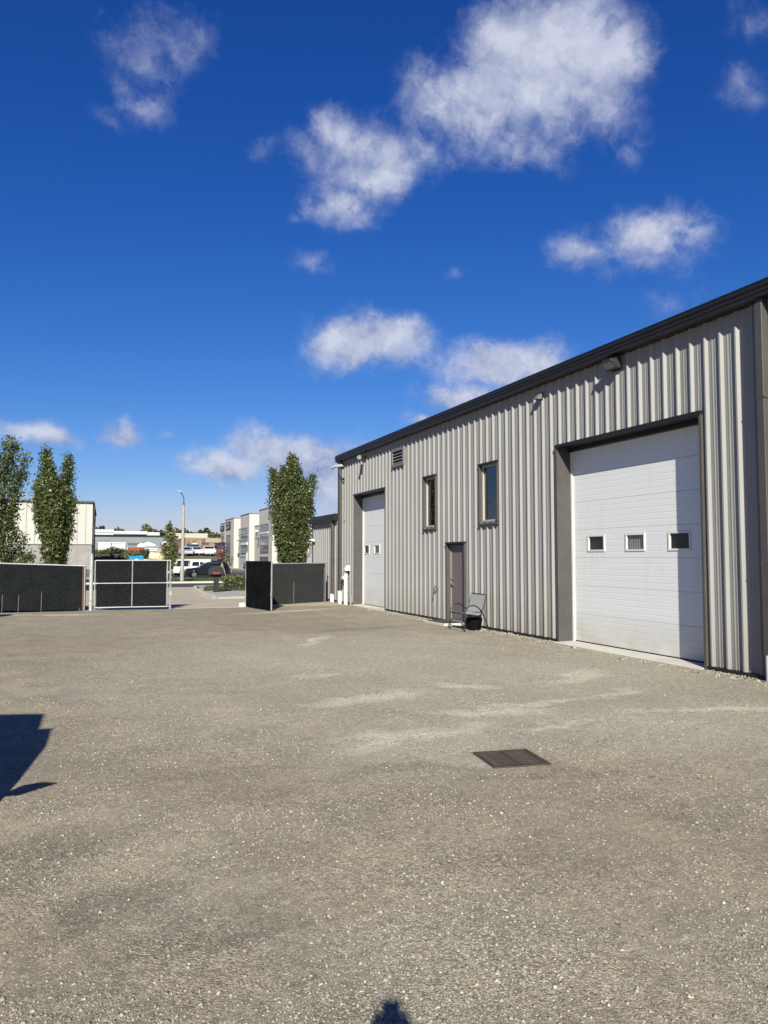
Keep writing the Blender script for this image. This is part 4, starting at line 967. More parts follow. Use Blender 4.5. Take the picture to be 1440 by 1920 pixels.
def vehicle(name, label, loc, rz, paint, style, group=None, cat='car', simple=False):
    t = thing(name, label, cat, loc, rz, group)
    if style == 'suv':
        hw, wx, wr = .95, (1.44, -1.42), .37
        low = [(2.32, .36), (2.40, .55), (2.38, .82), (2.22, .98), (1.6, 1.06), (1.05, 1.11), (-2.15, 1.14), (-2.36, 1.02), (-2.40, .55), (-2.32, .36)]
        cab = [(1.02, 1.10), (.30, 1.56), (-.1, 1.63), (-1.5, 1.62), (-2.05, 1.56), (-2.30, 1.12)]
        wins = [[(.80, 1.16), (.22, 1.53), (-.25, 1.55), (-.25, 1.16)], [(-.33, 1.16), (-.33, 1.55), (-1.2, 1.54), (-1.2, 1.16)], [(-1.28, 1.16), (-1.28, 1.53), (-1.85, 1.48), (-2.02, 1.18)]]
    elif style == 'sedan':
        hw, wx, wr = .9, (1.38, -1.35), .33
        low = [(2.25, .33), (2.32, .5), (2.28, .72), (2.1, .82), (1.0, .95), (-1.6, 1.0), (-2.25, .98), (-2.32, .55), (-2.25, .33)]
        cab = [(.95, .94), (.15, 1.38), (-.3, 1.44), (-1.0, 1.40), (-1.85, .99)]
        wins = [[(.72, 1.0), (.1, 1.35), (-.28, 1.37), (-.28, 1.0)], [(-.36, 1.0), (-.36, 1.37), (-.95, 1.34), (-1.5, 1.02)]]
    else:  # pickup
        hw, wx, wr = .98, (1.85, -1.75), .39
        low = [(2.80, .42), (2.86, .6), (2.84, 1.0), (2.7, 1.10), (1.35, 1.16), (-.95, 1.18), (-.97, 1.16), (-2.78, 1.16), (-2.84, 1.1), (-2.84, .55), (-2.75, .48)]
        cab = [(1.32, 1.15), (.55, 1.70), (.1, 1.80), (-.75, 1.78), (-.95, 1.70), (-1.0, 1.17)]
        wins = [[(1.05, 1.22), (.48, 1.66), (.12, 1.70), (.12, 1.22)], [(.03, 1.22), (.03, 1.71), (-.70, 1.70), (-.78, 1.22)]]
    z0 = low[0][1]; w_lo = lambda z: hw-.05*max(0, z-.5); zb = cab[0][1]; w_cab = lambda z: hw-.045-.30*(z-zb)
    bottom = []
    for cx in sorted(wx): bottom += arch(cx, wr+.06, z0)[::-1]
    poly = low[:]
    poly = poly+bottom
    b = MB(); b.ext(poly, lambda a, c, q: (a, q*(hw-.05*max(0, c-.5)), c), -1, 1); bo = b.build('body', paint, t, bevel=0 if simple else .02)
    c_ = MB(); c_.ext(cab, lambda a, c, q: (a, q*w_cab(c), c), -1, 1); c_.build('cabin', paint, t, bevel=0 if simple else .02)
    gl = M('car_glass', (.012, .014, .016), .06, spec=.8)
    for s in (-1, 1):
        for w in wins:
            g_ = MB(); g_.add([(a, s*(w_cab(c)+.006), c) for a, c in w], [tuple(range(len(w)))]); g_.build('window', gl, t)
    def scr(p, q, nm):
        (x0, za), (x1, zc) = p, q; d = Vector((zc-za, 0, -(x1-x0))).normalized()*.008
        if (x0+x1)/2 < 0: d = -d if d.x > 0 else d
        elif d.x < 0: d = -d
        i = .12; xa, zaa = x0+(x1-x0)*i, za+(zc-za)*i; xb, zbb = x0+(x1-x0)*(1-i*.6), za+(zc-za)*(1-i*.6)
        MB().quad((xa+d.x, -w_cab(zaa)+.08, zaa+abs(d.z)), (xa+d.x, w_cab(zaa)-.08, zaa+abs(d.z)), (xb+d.x, w_cab(zbb)-.08, zbb+abs(d.z)), (xb+d.x, -w_cab(zbb)+.08, zbb+abs(d.z))).build(nm, gl, t)
    scr(cab[0], cab[1], 'windscreen'); scr(cab[-1], cab[-2], 'rear_window')
    for x in wx:
        for s in (-1, 1): wheel(t, x, s*(hw-.10), wr)
    xf = max(p[0] for p in low); xr = min(p[0] for p in low); zl = low[3][1]-.22
    for s in (-1, 1):
        MB().box(xf-.14, xf-.005, s*(hw-.42), s*(hw-.045), zl, zl+.14).build('headlight', clearlamp, t)
        MB().box(xr-.006, xr+.10, s*(hw-.24), s*(hw-.035), zl-.02, zl+.26).build('taillight', redlamp, t)
    if not simple:
        MB().box(xf-.05, xf+.03, -hw+.1, hw-.1, .40, .56).build('bumper', M('black_trim', (.02, .02, .02), .5), t)
        MB().box(xr-.05, xr+.05, -hw+.1, hw-.1, .46, .62).build('bumper', chrome if style == 'pickup' else M('black_trim', (.02, .02, .02), .5), t)
        MB().box(xf-.04, xf+.012, -.5, .5, .62, .84).build('grille', M('black_trim', (.02, .02, .02), .5), t)
        for s in (-1, 1):
            y0, y1 = sorted((s*(hw-.07), s*(hw+.14)))
            MB().box(cab[0][0]-.32, cab[0][0]-.18, y0, y1, zb+.03, zb+.2).build('mirror', paint, t, bevel=.02)
            MB().box(-.36, -.18, *sorted((s*(hw-.03), s*(hw+.005))), zb-.16, zb-.13).build('door_handle', chrome, t)
        if style == 'pickup':
            MB().box(-2.72, -1.06, -hw+.12, hw-.12, 1.0, 1.164).build('bed_shade', M('black_trim', (.02, .02, .02), .5), t)  # flat dark slab on the solid bed, painting the shade of a hollow
        if style == 'suv':
            for s in (-1, 1): MB().tube([(.1, s*.66, 1.62), (0, s*.66, 1.67), (-1.5, s*.66, 1.67), (-1.6, s*.66, 1.62)], .018, 6).build('roof_rail', M('black_trim', (.02, .02, .02), .5), t)
    return t
def paint(name, col): return M('paint_'+name, col, .22, .0, spec=.6)
pb, pw, pg, ps = paint('black', (.008, .009, .010)), paint('white', (.76, .76, .75)), paint('grey', (.10, .105, .11)), paint('silver', (.42, .43, .45))
vehicle('parked_suv', 'black SUV parked nose left beside the street lamp', (11.75, 85.2, -.54), R(179), pb, 'suv', cat='car')
xp = atY(323, 1070, 91).x
vehicle('pickup_truck', 'white pickup truck parked behind the black SUV', (xp+2.85, 91, -.54), R(1), pw, 'pickup', cat='pickup truck')
for px, Y, pa, st, lb in ((345, 98, pb, 'pickup', 'black pickup truck whose dark roof shows behind the white pickup cab'), (381, 99, pb, 'sedan', 'dark car roof low behind the white pickup bonnet'), (401, 97, pg, 'suv', 'grey SUV with dark roof rising over the black SUV')):
    vehicle('parked_car' if st != 'pickup' else 'pickup_truck', lb, (atY(px, 1060, Y).x, Y, -.54), R(95 if st == 'suv' else 88), pa, st, cat='car' if st != 'pickup' else 'pickup truck')
lot = [(348, 128, ps, 'sedan', 'silver sedan right of the street lamp on the raised lot'), (363, 140, paint('teal', (.05, .2, .22)), 'pickup', 'teal pickup truck on the raised lot'), (367, 130, pw, 'sedan', 'white sedan in front of the teal pickup'),
       (391, 128, pw, 'suv', 'white SUV parked before the brown brick building'), (402, 142, pg, 'suv', 'grey SUV right of the white one on the raised lot'), (379, 146, pb, 'sedan', 'black sedan between teal pickup and white SUV'), (353, 150, pw, 'suv', 'white SUV far back behind the silver sedan')]
for i, (px, Y, pa, st, lb) in enumerate(lot):
    x = atY(px, 1040, Y).x; vehicle('parked_car' if st != 'pickup' else 'pickup_truck', lb, (x, Y, ZT(x, Y)), R(-90+7*(i % 3)), pa, st, 'cars on the raised lot', 'car' if st != 'pickup' else 'pickup truck', simple=True)
# ------------------------------------------------------------------ white industrial units
FX = 26.7
stucco = M('white_stucco', (.52, .50, .465), .85, 0, .05, .5); stucco2 = M('cream_stucco', (.50, .475, .42), .85, 0, .05, .5)
cu = thing('white_unit_building', 'row of white stucco industrial units with tall windows', 'building', (FX, 125, -.54))
def cy(px, F=FX): return atX(px, 1040, F).y
MB().box(FX, FX+22, cy(572), cy(413), -.54, 7.0).build('wall', stucco2, cu, world=True)
MB().box(FX+.5, FX+20, 70, cy(572)-.01, -.54, 4.7).build('low_wing', stucco, cu, world=True)
MB().box(FX-.02, FX+22, cy(572), cy(413)+.1, 7.0, 7.2).build('roof_edge', M('roof_edge_grey', (.16, .16, .17), .6), cu, world=True)
pyl = [(413, 421.5, 8.8, .5), (422, 438, 9.25, .9), (450.5, 467, 9.3, .9), (485.5, 510, 9.35, .9), (530, 556, 9.0, .9)]
for a, b_, zt, pr in pyl:
    ya, yb = cy(b_, FX-pr), cy(a, FX-pr)
    q = MB().box(FX-pr, FX+.9, ya, yb, -.54, zt).build('pylon', stucco, cu, world=True)
    MB().box(FX-pr-.06, FX+.95, ya-.06, yb+.06, zt, zt+.16).build('coping', MATS['roof_edge_grey'], q, world=True)
gl_u = M('unit_glass', (.10, .115, .13), .08, spec=.9); gl_green = M('green_glass', (.38, .47, .44), .12, spec=.7); mul = M('mullion_grey', (.12, .12, .13), .5)
lightdoor = M('pale_door', (.50, .54, .56), .5); blind = M('white_blind', (.7, .72, .72), .6)
def unit_win(l, r, t, b_, F, mat=gl_u, nx=3, rows=(), name='window'):
    y1, y0 = atX(l, 1040, F).y, atX(r, 1040, F).y; zt, zb = atX((l+r)/2, t, F).z, atX((l+r)/2, b_, F).z
    w = MB().box(F-.025, F+.02, y0, y1, zb, zt).build(name, mat, cu, world=True)
    f = MB(); e = .09
    f.box(F-.07, F, y0-e, y0, zb-e, zt+e); f.box(F-.07, F, y1, y1+e, zb-e, zt+e); f.box(F-.069, F, y0, y1, zt, zt+e); f.box(F-.069, F, y0, y1, zb-e, zb)
    for k in range(1, nx): y = y0+(y1-y0)*k/nx; f.box(F-.068, F, y-.05, y+.05, zb, zt)
    for q in rows: z = zt+(zb-zt)*q; f.box(F-.066, F, y0, y1, z-.06, z+.06)
    f.build('window_frame', mul, w, world=True); return w
FP = FX-.9
unit_win(414.6, 420, 1001, 1038, FX-.5, nx=2, rows=(.25,)); unit_win(424.3, 432, 1004, 1037, FP, nx=4, rows=(.7,)); unit_win(424.3, 432, 1041, 1058, FP, nx=3)
unit_win(443, 449.5, 1005, 1027, FX, gl_green, 1); unit_win(443, 449.5, 1029, 1037, FX, gl_u, 1); unit_win(443, 449.5, 1045, 1067, FX, gl_green, 1, name='glass_door')
unit_win(452, 464, 991, 1000, FP, nx=3); unit_win(452, 464, 1001.5, 1015.5, FP, nx=3); unit_win(452, 464, 1024, 1037, FP, nx=3, rows=(.2,)); unit_win(451.5, 461.5, 1039, 1067, FP, lightdoor, 2, (.2,), name='entrance_door')
unit_win(488, 503.5, 984, 996, FP, nx=4); unit_win(488, 503.5, 998, 1036, FP, nx=4, rows=(.66,)); unit_win(488, 503, 1045, 1062, FP, M('pinkish_glass', (.17, .12, .13), .1, spec=.8), 4)
unit_win(516, 530, 1018, 1036, FX, nx=2); unit_win(516, 530, 1045, 1062, FX, MATS['pinkish_glass'], 2)
unit_win(540, 556, 984, 1036, FP, nx=4, rows=(.3, .7))
def unit_sign(l, r, t, b_, F, name='sign', mat=None, marks=None):
    y1, y0 = atX(l, 1040, F).y, atX(r, 1040, F).y; zt, zb = atX((l+r)/2, t, F).z, atX((l+r)/2, b_, F).z
    s = MB().box(F-.16, F-.01, y0, y1, zb, zt).build(name, mat or charcoal, cu, world=True)
    if marks:
        m = MB()
        for a, c, d, e in marks: m.box(F-.168, F-.161, y1+(y0-y1)*c, y1+(y0-y1)*a, zt+(zb-zt)*e, zt+(zb-zt)*d)
        m.build('lettering', M('sign_pale', (.45, .45, .45), .6), s, world=True)
unit_sign(413.6, 420.2, 986, 995.5, FX-.5, marks=[(.2, .8, .3, .42), (.25, .75, .55, .65)])
unit_sign(423.8, 432, 978.5, 993, FP, marks=[(.2, .8, .15, .25), (.2, .75, .35, .42), (.15, .4, .66, .9), (.5, .85, .6, .75)])
unit_sign(442.4, 449, 1038, 1042.5, FX); unit_sign(452, 464, 1017, 1022, FP, 'fascia_panel', blind)
unit_sign(488.5, 503, 997.2, 1000.5, FP, 'blind_box', blind)
unit_sign(557, 568, 1044, 1053, FX-.3, mat=M('sign_red', (.5, .03, .05), .5)); unit_sign(568.4, 575, 1044, 1053, FX-.3, marks=[(.4, .7, .3, .6)]); unit_sign(555, 590, 1040, 1062, FX-.1, 'garage_panel', blind)
for l, t in ((420.8, 1017), (448.8, 1014), (484, 1010)):
    q = atX(l, t, FX-.4); s = MB().box(q.x-.5, q.x+.35, q.y-.3, q.y+.3, q.z-.03, q.z+.1).build('wall_light', charcoal, cu, world=True)
    MB().box(q.x+.05, q.x+.2, q.y-.12, q.y+.12, q.z-.5, q.z-.03).build('lamp_body', charcoal, s, world=True)
q = atX(481, 997, FX-.2); MB().box(q.x-.3, q.x+.2, q.y-.25, q.y+.25, q.z, q.z+.3).build('camera_box', blind, cu, world=True)
q = atX(438, 1066, 25.4); t = thing('potted_shrub', 'small dark potted shrub before the white units', 'plant pot', (q.x, q.y-12, -.44))
MB().cyl((0, 0, 0), (0, 0, .45), .32, .42, n=12).build('pot', charcoal, t)
leaves('foliage', [(math.cos(k)*.12*(1-k/14), math.sin(k)*.12, .5+k*.055) for k in range(12)], 10, (.12, .12, .08), .09, dark_leaf, t, seed=8)
# ------------------------------------------------------------------ building beyond the left fence
lb = thing('block_base_building', 'white ribbed building on grey block base beyond the left fence', 'building', (0, 85, -.54), R(-.75))
wsid = M('white_siding', (.47, .46, .43), .5, 0, .04, .6)
LB = 26.
mb = MB(); x = 0.; prof = []
while x > -LB:
    prof += [(x, 0), (x-.62, 0), (x-.66, .07), (x-.74, .07), (x-.78, 0)]; x -= .8
prof = [p for p in prof if p[0] >= -LB]; n = len(prof)
mb.add([(a, -o, 3.50) for a, o in prof]+[(a, -o, 7.86) for a, o in prof], [(i, i+1, n+i+1, n+i) for i in range(n-1)]); mb.build('siding', wsid, lb)
bl = MB(); r = random.Random(4)
for j in range(17):
    z = j*.205; xo = 0 if j % 2 else .2
    for i in range(int(LB/.41)):
        x1 = -.004-i*.41+(xo if i else 0) - (0 if i else 0); x0 = -(i+1)*.41+xo+.02
        x1 = min(x1, -.0)
        if x0 >= x1: continue
        d = r.uniform(0, .012); bl.box(x0, x1, -.05-d, .05, z+.011, z+.194)
o = bl.build('block_courses', M('grey_block', (.26, .252, .24), .9, 0, .3, .9, bump=.3, bs=30), lb); o['kind'] = 'stuff'
MB().box(-LB, -.01, -.044, .04, 0, 3.49).build('mortar', M('mortar', (.55, .54, .50), .95), lb)
MB().box(-LB, .08, -.1, .05, 3.49, 3.56).build('ledge', trim, lb)
MB().box(-LB, .15, -.25, 27, 7.84, 8.02).build('roof', trim, lb)
sg = MB(); dk = M('shaded_siding', (.05, .052, .056), .5)  # shade of the unlit side wall painted in as a dark base colour
sg.box(-.05, 0., .06, 27, 0, 7.84)
for k in range(27): sg.box(0, .04, .5+k, .58+k, 0, 7.84)
sg.build('side_wall', dk, lb)
for yv in (4, 12, 20): 
    w = MB().box(.0, .06, yv, yv+3, 4.6, 6.0).build('window', gl_u, lb); MB().box(.0, .07, yv-.1, yv, 4.5, 6.1).build('window_frame', mul, w)
MB().box(.02, .16, 0.25, .45, 0, 7.7).build('downspout', trim, lb)
MB().box(-LB, -LB+.2, .05, 27, 0, 7.84).build('far_wall', wsid, lb)
x = atY(118, 1053, 70).x; vehicle('parked_car', 'dark car whose flat roof shows behind the left fence', (x, 70, G(70)+.06+.02), R(2), pg, 'suv', simple=True)
# ------------------------------------------------------------------ far industrial estate on the raised lot
def far_box(name, label, cat, l, r, t, Y, depth, mat, roofmat=None, zb=None, parts=None, roof_t=.3):
    a, b_ = atY(l, t, Y), atY(r, t, Y); zb = ZT(a.x, Y)-.3 if zb is None else zb
    th = thing(name, label, cat, ((a.x+b_.x)/2, Y, zb)); w = (b_.x-a.x)/2; H = a.z-zb
    MB().box(-w, w, 0, depth, 0, H-roof_t).build('wall', mat, th)
    MB().box(-w-.1, w+.1, -.15, depth+.1, H-roof_t, H).build('roof', roofmat or mat, th)
    return th, w, H, zb
def far_rect(th, l, r, t, b_, Y, name, mat, d=.12):
    a, c = atY(l, t, Y), atY(r, b_, Y); o = th.location
    return MB().box(a.x-o.x, c.x-o.x, -d, .02, c.z-o.z, a.z-o.z).build(name, mat, th)
bluegrey = M('bluegrey_siding', (.185, .225, .235), .6, 0, .08, .15, stretch=(3, 1, .3)); whitem = M('white_metal', (.6, .61, .62), .5, 0, .05, .2)
creamw = M('cream_wall', (.52, .46, .36), .85, 0, .05, .1); brick = M('brown_brick', (.27, .195, .135), .9, 0, .18, .2); redm = M('red_container', (.30, .075, .055), .6, 0, .15, .5)
th, w, H, zb = far_box('bluegrey_warehouse', 'long blue grey warehouse with white upper storey', 'warehouse', 130, 334, 1003, 215, 40, bluegrey, charcoal, roof_t=.35)
far_rect(th, 183, 208, 1014, 1034, 215, 'loading_bay', dark_in); 
for l, r, t, b_ in ((120, 213, 992.0, 1002.6), (213.3, 276, 995.6, 1002.6), (276.3, 299, 998, 1002.6)):
    a, c = atY(l, t, 222), atY(r, b_, 222); o = th.location
    u = MB().box(a.x-o.x, c.x-o.x, 7, 36, c.z-o.z, a.z-o.z).build('upper_storey', whitem, th)
    MB().box(a.x-o.x-.1, c.x-o.x+.1, 6.9, 36.1, a.z-o.z-.9, a.z-o.z-.6).build('seam', M('seam_grey', (.3, .33, .35), .6), u)
for l, r in ((240, 262), (300, 306)): far_rect(th, l, r, 1018, 1022, 215, 'window', gl_u)
far_box('cream_warehouse', 'plain cream block warehouse behind the brown brick building', 'warehouse', 330, 389, 1000, 235, 40, creamw, whitem)
th, w, H, zb = far_box('brick_building', 'low brown brick building with dark garage openings behind parked cars', 'building', 348, 392, 1007.5, 185, 25, brick, M('roof_tan', (.34, .29, .23), .8))
for l, r, t, b_ in ((350, 357, 1019, 1034), (361, 369, 1021, 1034), (373, 382, 1024, 1034)): far_rect(th, l, r, t, b_, 185, 'garage_door', M('bay_dark', (.045, .04, .035), .8))
for l, r in ((352, 355), (361, 363), (365, 367)): far_rect(th, l, r, 1013, 1017, 185, 'window', gl_u)
far_rect(th, 378, 381, 1010, 1018, 185, 'window', gl_u); far_rect(th, 360, 369, 1018.5, 1020.5, 185, 'awning', whitem, .9)
th, w, H, zb = far_box('brick_building', 'brown building with pale roof left of the white units', 'building', 386, 440, 1009, 178, 22, brick, M('roof_tan', (.34, .29, .23), .8), roof_t=1.0)
for l, r, t, b_ in ((387, 391, 1011, 1021), (391, 400, 1026, 1037), (385, 388, 1027, 1034)): far_rect(th, l, r, t, b_, 178, 'garage_door', MATS['bay_dark'])
th, w, H, zb = far_box('box_trailer', 'navy blue box trailer at the corner of the white units', 'trailer', 411.5, 422, 1017, 160, 6, M('navy', (.012, .016, .045), .4))
far_box('box_trailer', 'white box trailer backed to the blue grey warehouse, left one', 'trailer', 184, 208, 1015.5, 190, 12, whitem, zb=ZT(0, 190)+.9)
th, w, H, zb = far_box('box_trailer', 'larger white box trailer nearest the red container', 'trailer', 210.5, 235, 1016.5, 178, 10, whitem, zb=ZT(0, 178)+.5)
far_box('box_trailer', 'small white trailer in front of the white canopies', 'trailer', 273, 295, 1027.5, 165, 4, whitem, zb=ZT(0, 165)+.8)
def container():
    a, b_ = atY(238, 1026, 150), atY(270, 1026, 150); zb = ZT(0, 150)-.3; L = b_.x-a.x; H = a.z-zb
    t = thing('shipping_container', 'rust red corrugated shipping container above the shrubs', 'container', (a.x, 150, zb))
    pr = []; x = 0.
    while x < L: pr += [(x, 0), (x+.06, .05), (x+.14, .05), (x+.2, 0)]; x += .28
    pr = [p for p in pr if p[0] <= L]; n = len(pr); m = MB(); m.add([(p, o, .15) for p, o in pr]+[(p, o, H-.12) for p, o in pr], [(i, i+1, n+i+1, n+i) for i in range(n-1)])
    m.build('side_panel', redm, t); MB().box(0, L, -.02, 2.4, 0, .15).build('bottom_rail', redm, t); MB().box(0, L, -.02, 2.4, H-.12, H).build('roof', redm, t)
    for xx in (0, L-.15): MB().box(xx, xx+.15, -.03, .1, .0, H).build('corner_post', redm if xx else whitem, t)
    MB().box(0, L, 2.35, 2.4, .15, H-.12).build('back_panel', redm, t)
container()
def canopy(l, r, t, eave, b_, Y, label):
    a, c = atY(l, eave, Y), atY(r, eave, Y); top = atY((l+r)/2, t, Y); zb = ZT(a.x, Y); w = (c.x-a.x)/2
    th = thing('canopy_tent', label, 'tent', ((a.x+c.x)/2, Y, zb)); e = a.z-zb; ap = top.z-zb
    m = MB(); m.add([(-w, -w, e), (w, -w, e), (w, w, e), (-w, w, e), (0, 0, ap)], [(0, 1, 4), (1, 2, 4), (2, 3, 4), (3, 0, 4), (0, 3, 2, 1)]); m.build('roof', M('tent_white', (.75, .73, .70), .7), th)
    m = MB(); m.box(-w, w, -w-.01, -w+.02, e-.35, e); m.build('valance', MATS['tent_white'], th)
    for sx in (-1, 1):
        for sy in (-1, 1): MB().cyl((sx*w*.95, sy*w*.95, 0), (sx*w*.95, sy*w*.95, e), .06, n=6).build('leg', galv, th)
canopy(264, 291, 1015.5, 1021, 1034, 172, 'larger white peaked canopy tent before the warehouse')
canopy(257, 271, 1018, 1022.5, 1034, 168, 'smaller white canopy tent overlapping the larger one')
canopy(303, 320, 1013, 1018, 1034, 175, 'white canopy corner just left of the slim young tree')
wf = thing('board_fence', 'pale weathered board fence behind the slim young tree', 'fence', atY(303, 1042, 140)); wf.location.z = ZT(0, 140)-.2
a, b_ = atY(295, 1024, 140), atY(313, 1024, 140)
for k in range(9):
    x0 = a.x-wf.location.x+(b_.x-a.x)*k/9; MB().box(x0, x0+(b_.x-a.x)/9*.86, 0, .08, 0, a.z-wf.location.z+.1*math.sin(k*2.1)).build('board', M('old_board', (.36, .31, .27), .9, 0, .2, 2), wf)
# dumpster and tank just beyond the street
def dumpster():
    Y = 97.; a, b_ = atY(243.5, 1042.5, Y), atY(268.5, 1042.5, Y); zb = -.54; L = b_.x-a.x; H = a.z-zb
    t = thing('dumpster', 'bright blue steel dumpster peeping over the closed gate leaf', 'dumpster', (a.x, Y, zb)); bl_ = M('dumpster_blue', (.02, .26, .52), .5, 0, .12, 2)
    MB().ext([(0, .15), (L, .15), (L+.05, H-.12), (-.05, H-.12)], lambda p, q, s: (p, s, q), 0, 1.6).build('body', bl_, t)
    MB().box(-.1, L+.1, -.08, 1.68, H-.12, H-.02).build('rim', bl_, t)
    for k in range(5): MB().box(L*(k+.5)/5-.06, L*(k+.5)/5+.06, -.07, 0, .2, H-.12).build('rib', bl_, t)
    MB().box(.1, L*.48, -.02, 1.6, H-.02, H+.05).build('lid', charcoal, t); MB().box(L*.52, L-.1, -.02, 1.6, H-.02, H+.02).build('lid', bl_, t)
    MB().box(L*.38, L*.62, -.085, -.075, H*.55, H*.85).build('label_patch', blind, t)
dumpster()
def tank():
    Y = 95.; a, b_ = atY(281, 1043, Y), atY(317, 1047.5, Y); t = thing('storage_tank', 'cream cylindrical tank lying tilted behind the closed gate leaf', 'tank', (a.x, Y, -.54)); r = .55
    A_, B_ = Vector((0, 0, a.z+.54)), Vector((b_.x-a.x, -.3, b_.z+.54)); d = (B_-A_).normalized()
    cr_ = M('cream_tank', (.62, .55, .36), .45, 0, .08, 1.5)
    MB().tube([A_-d*.12, A_-d*.06, A_, B_, B_+d*.06, B_+d*.12], [r*.55, r*.85, r, r, r*.85, r*.55], 20).build('shell', cr_, t, smooth=True)
    for q in (.12, .88):
        p = A_+(B_-A_)*q; MB().box(p.x-.1, p.x+.1, p.y-.5, p.y+.5, 0, p.z-r*.8).build('cradle', charcoal, t)
    for q in (.3, .7):
        p = A_+(B_-A_)*q; MB().cyl(p-d*.03, p+d*.03, r*1.02, n=20, cap=False).build('band', M('tank_band', (.5, .45, .3), .5), t)
    lt = MB(); q0 = .46
    for k in range(4):
        p = A_+(B_-A_)*(q0+k*.10); c = Vector((p.x, p.y-r*.97, p.z+.08)); lt.box(c.x-.08, c.x+.08, c.y-.06, c.y-.01, c.z-.14, c.z+.14)
    lt.build('marking', M('tank_mark', (.42, .36, .2), .6), t)
tank()
# shrubs on the bank
for i, (px, top, wpx, Y) in enumerate(((186, 1033, 13, 118), (200, 1031, 14, 121), (215, 1027, 15, 116), (229, 1031, 13, 122), (243, 1034, 13, 118), (256, 1034, 14, 121), (270, 1030, 13, 116), (281, 1037, 10, 119))):
    Y = Y+24 if px < 240 else Y
    c = atY(px, top, Y); zb = ZT(c.x, Y)-(.3 if px < 240 else .9); hgt = c.z-zb; k = Y/1440; w = wpx*k
    t = thing('shrub', ['yellow green shrub', 'olive bushy shrub', 'dark green taller shrub', 'loose green shrub'][i % 4]+' on the bank, '+['leftmost by the white building', 'second from the white building', 'third from the white building', 'under the larger white trailer', 'left of the blue dumpster', 'above the blue dumpster', 'right of the blue dumpster', 'left end of the cream tank'][i], 'shrub', (c.x, Y, zb), group='shrubs on the bank')
    r = np.random.default_rng(60+i); C = []
    for _ in range(150):
        d = r.normal(0, 1, 3); d /= np.linalg.norm(d); q = r.random()**.4; C.append((d[0]*w*q, d[1]*w*.8*q, hgt*.5+d[2]*hgt*.5*q))
    leaves('foliage', C, 9, (.2, .2, .18), .12, shrub_leaf if i % 4 != 2 else dark_leaf, t, seed=70+i)
    MB().tube([(0, 0, -.2), (.1, 0, hgt*.4), (.05, .1, hgt*.8)], [.08, .06, .02], 6).build('stem', bark, t)
for i, (px, top, wpx) in enumerate(((190, 1042, 14), (208, 1041, 14), (226, 1041, 14), (241, 1041, 12))):
    c = atY(px, top, 111.2); hgt = c.z+.54; k = 111.2/1440; w = wpx*k
    t = thing('shrub', 'low dark shrub at the foot of the bank, '+['hard by the white building', 'below the second bank shrub', 'below the third bank shrub', 'just left of the blue dumpster'][i], 'shrub', (c.x, 111.2, -.54), group='shrubs on the bank')
    r = np.random.default_rng(160+i); C = []
    for _ in range(110):
        d = r.normal(0, 1, 3); d /= np.linalg.norm(d); q = r.random()**.4; C.append((d[0]*w*q, d[1]*.7*q, hgt*.55+d[2]*hgt*.45*q))
    leaves('foliage', C, 9, (.18, .18, .16), .12, shrub_leaf, t, seed=170+i); MB().tube([(0, 0, -.2), (.1, 0, hgt*.4), (.05, .1, hgt*.8)], [.08, .06, .02], 6).build('stem', bark, t)
# far trees on the skyline
far_trees = [(180, 986, 9, 300, 'small dark tree at the eave of the white building'), (190, 985, 6, 310, 'dark tree top just right of the white building eave'), (218, 988, 9, 305, 'dark rounded tree over the left of the warehouse roof'), (228, 990.5, 7, 300, 'low dark tree right of the rounded one'),
    (275, 981, 10, 290, 'round green tree standing alone above the warehouse roof'), (291, 991.5, 9, 300, 'low dark tree right of the round green one'), (304, 992, 9, 298, 'dark tree behind the slim young tree'), (330, 986.5, 11, 290, 'broad green tree left of the street lamp'), (345, 989, 9, 300, 'dark green tree behind the street lamp'), (361, 996, 6, 305, 'small grey green tree over the cream warehouse'),
    (375, 992, 8, 292, 'dark tree above the brown brick building'), (388, 988, 7, 300, 'tall pointed dark tree above the brick building'), (397, 994, 10, 280, 'yellow green tree left of the white units'), (408, 997, 8, 290, 'dark tree touching the white units'), (443, 983, 5, 240, 'dark tree top between the first two white units'), (160, 990, 14, 300, 'dark tree behind the white building, hidden low')]
for i, (px, top, wpx, Y, lbl) in enumerate(far_trees[:-1]):
    c = atY(px, top, Y); zb = ZT(c.x, Y)-.3 if i != 14 else -.5; hgt = c.z-zb; w = wpx*Y/1440
    t = thing('far_tree', lbl, 'tree', (c.x, Y, zb), group='trees on the far skyline')
    r = np.random.default_rng(90+i); C = []; rz_ = min(w*1.15, hgt*.5)
    lobes = [(0, 0, hgt-rz_, w*.9)]+[(r.uniform(-.7, .7)*w, r.uniform(-.5, .5)*w, hgt-rz_*r.uniform(1.1, 1.9), w*r.uniform(.45, .75)) for _ in range(5)]
    for lx, ly, lz, lr in lobes:
        for _ in range(int(38*(lr/w)**1.2)):
            d = r.normal(0, 1, 3); d /= np.linalg.norm(d); q = r.random()**.35; C.append((lx+d[0]*lr*q, ly+d[1]*lr*q, lz+d[2]*rz_*.9*(lr/w)*q))
    leaves('crown', C, 9, (w*.12, w*.12, w*.12), .32, shrub_leaf if i in (4, 7, 12) else dark_leaf, t, seed=120+i)
    MB().cyl((0, 0, -.5), (0, 0, hgt*.7), .3, .15, n=7).build('trunk', bark, t)
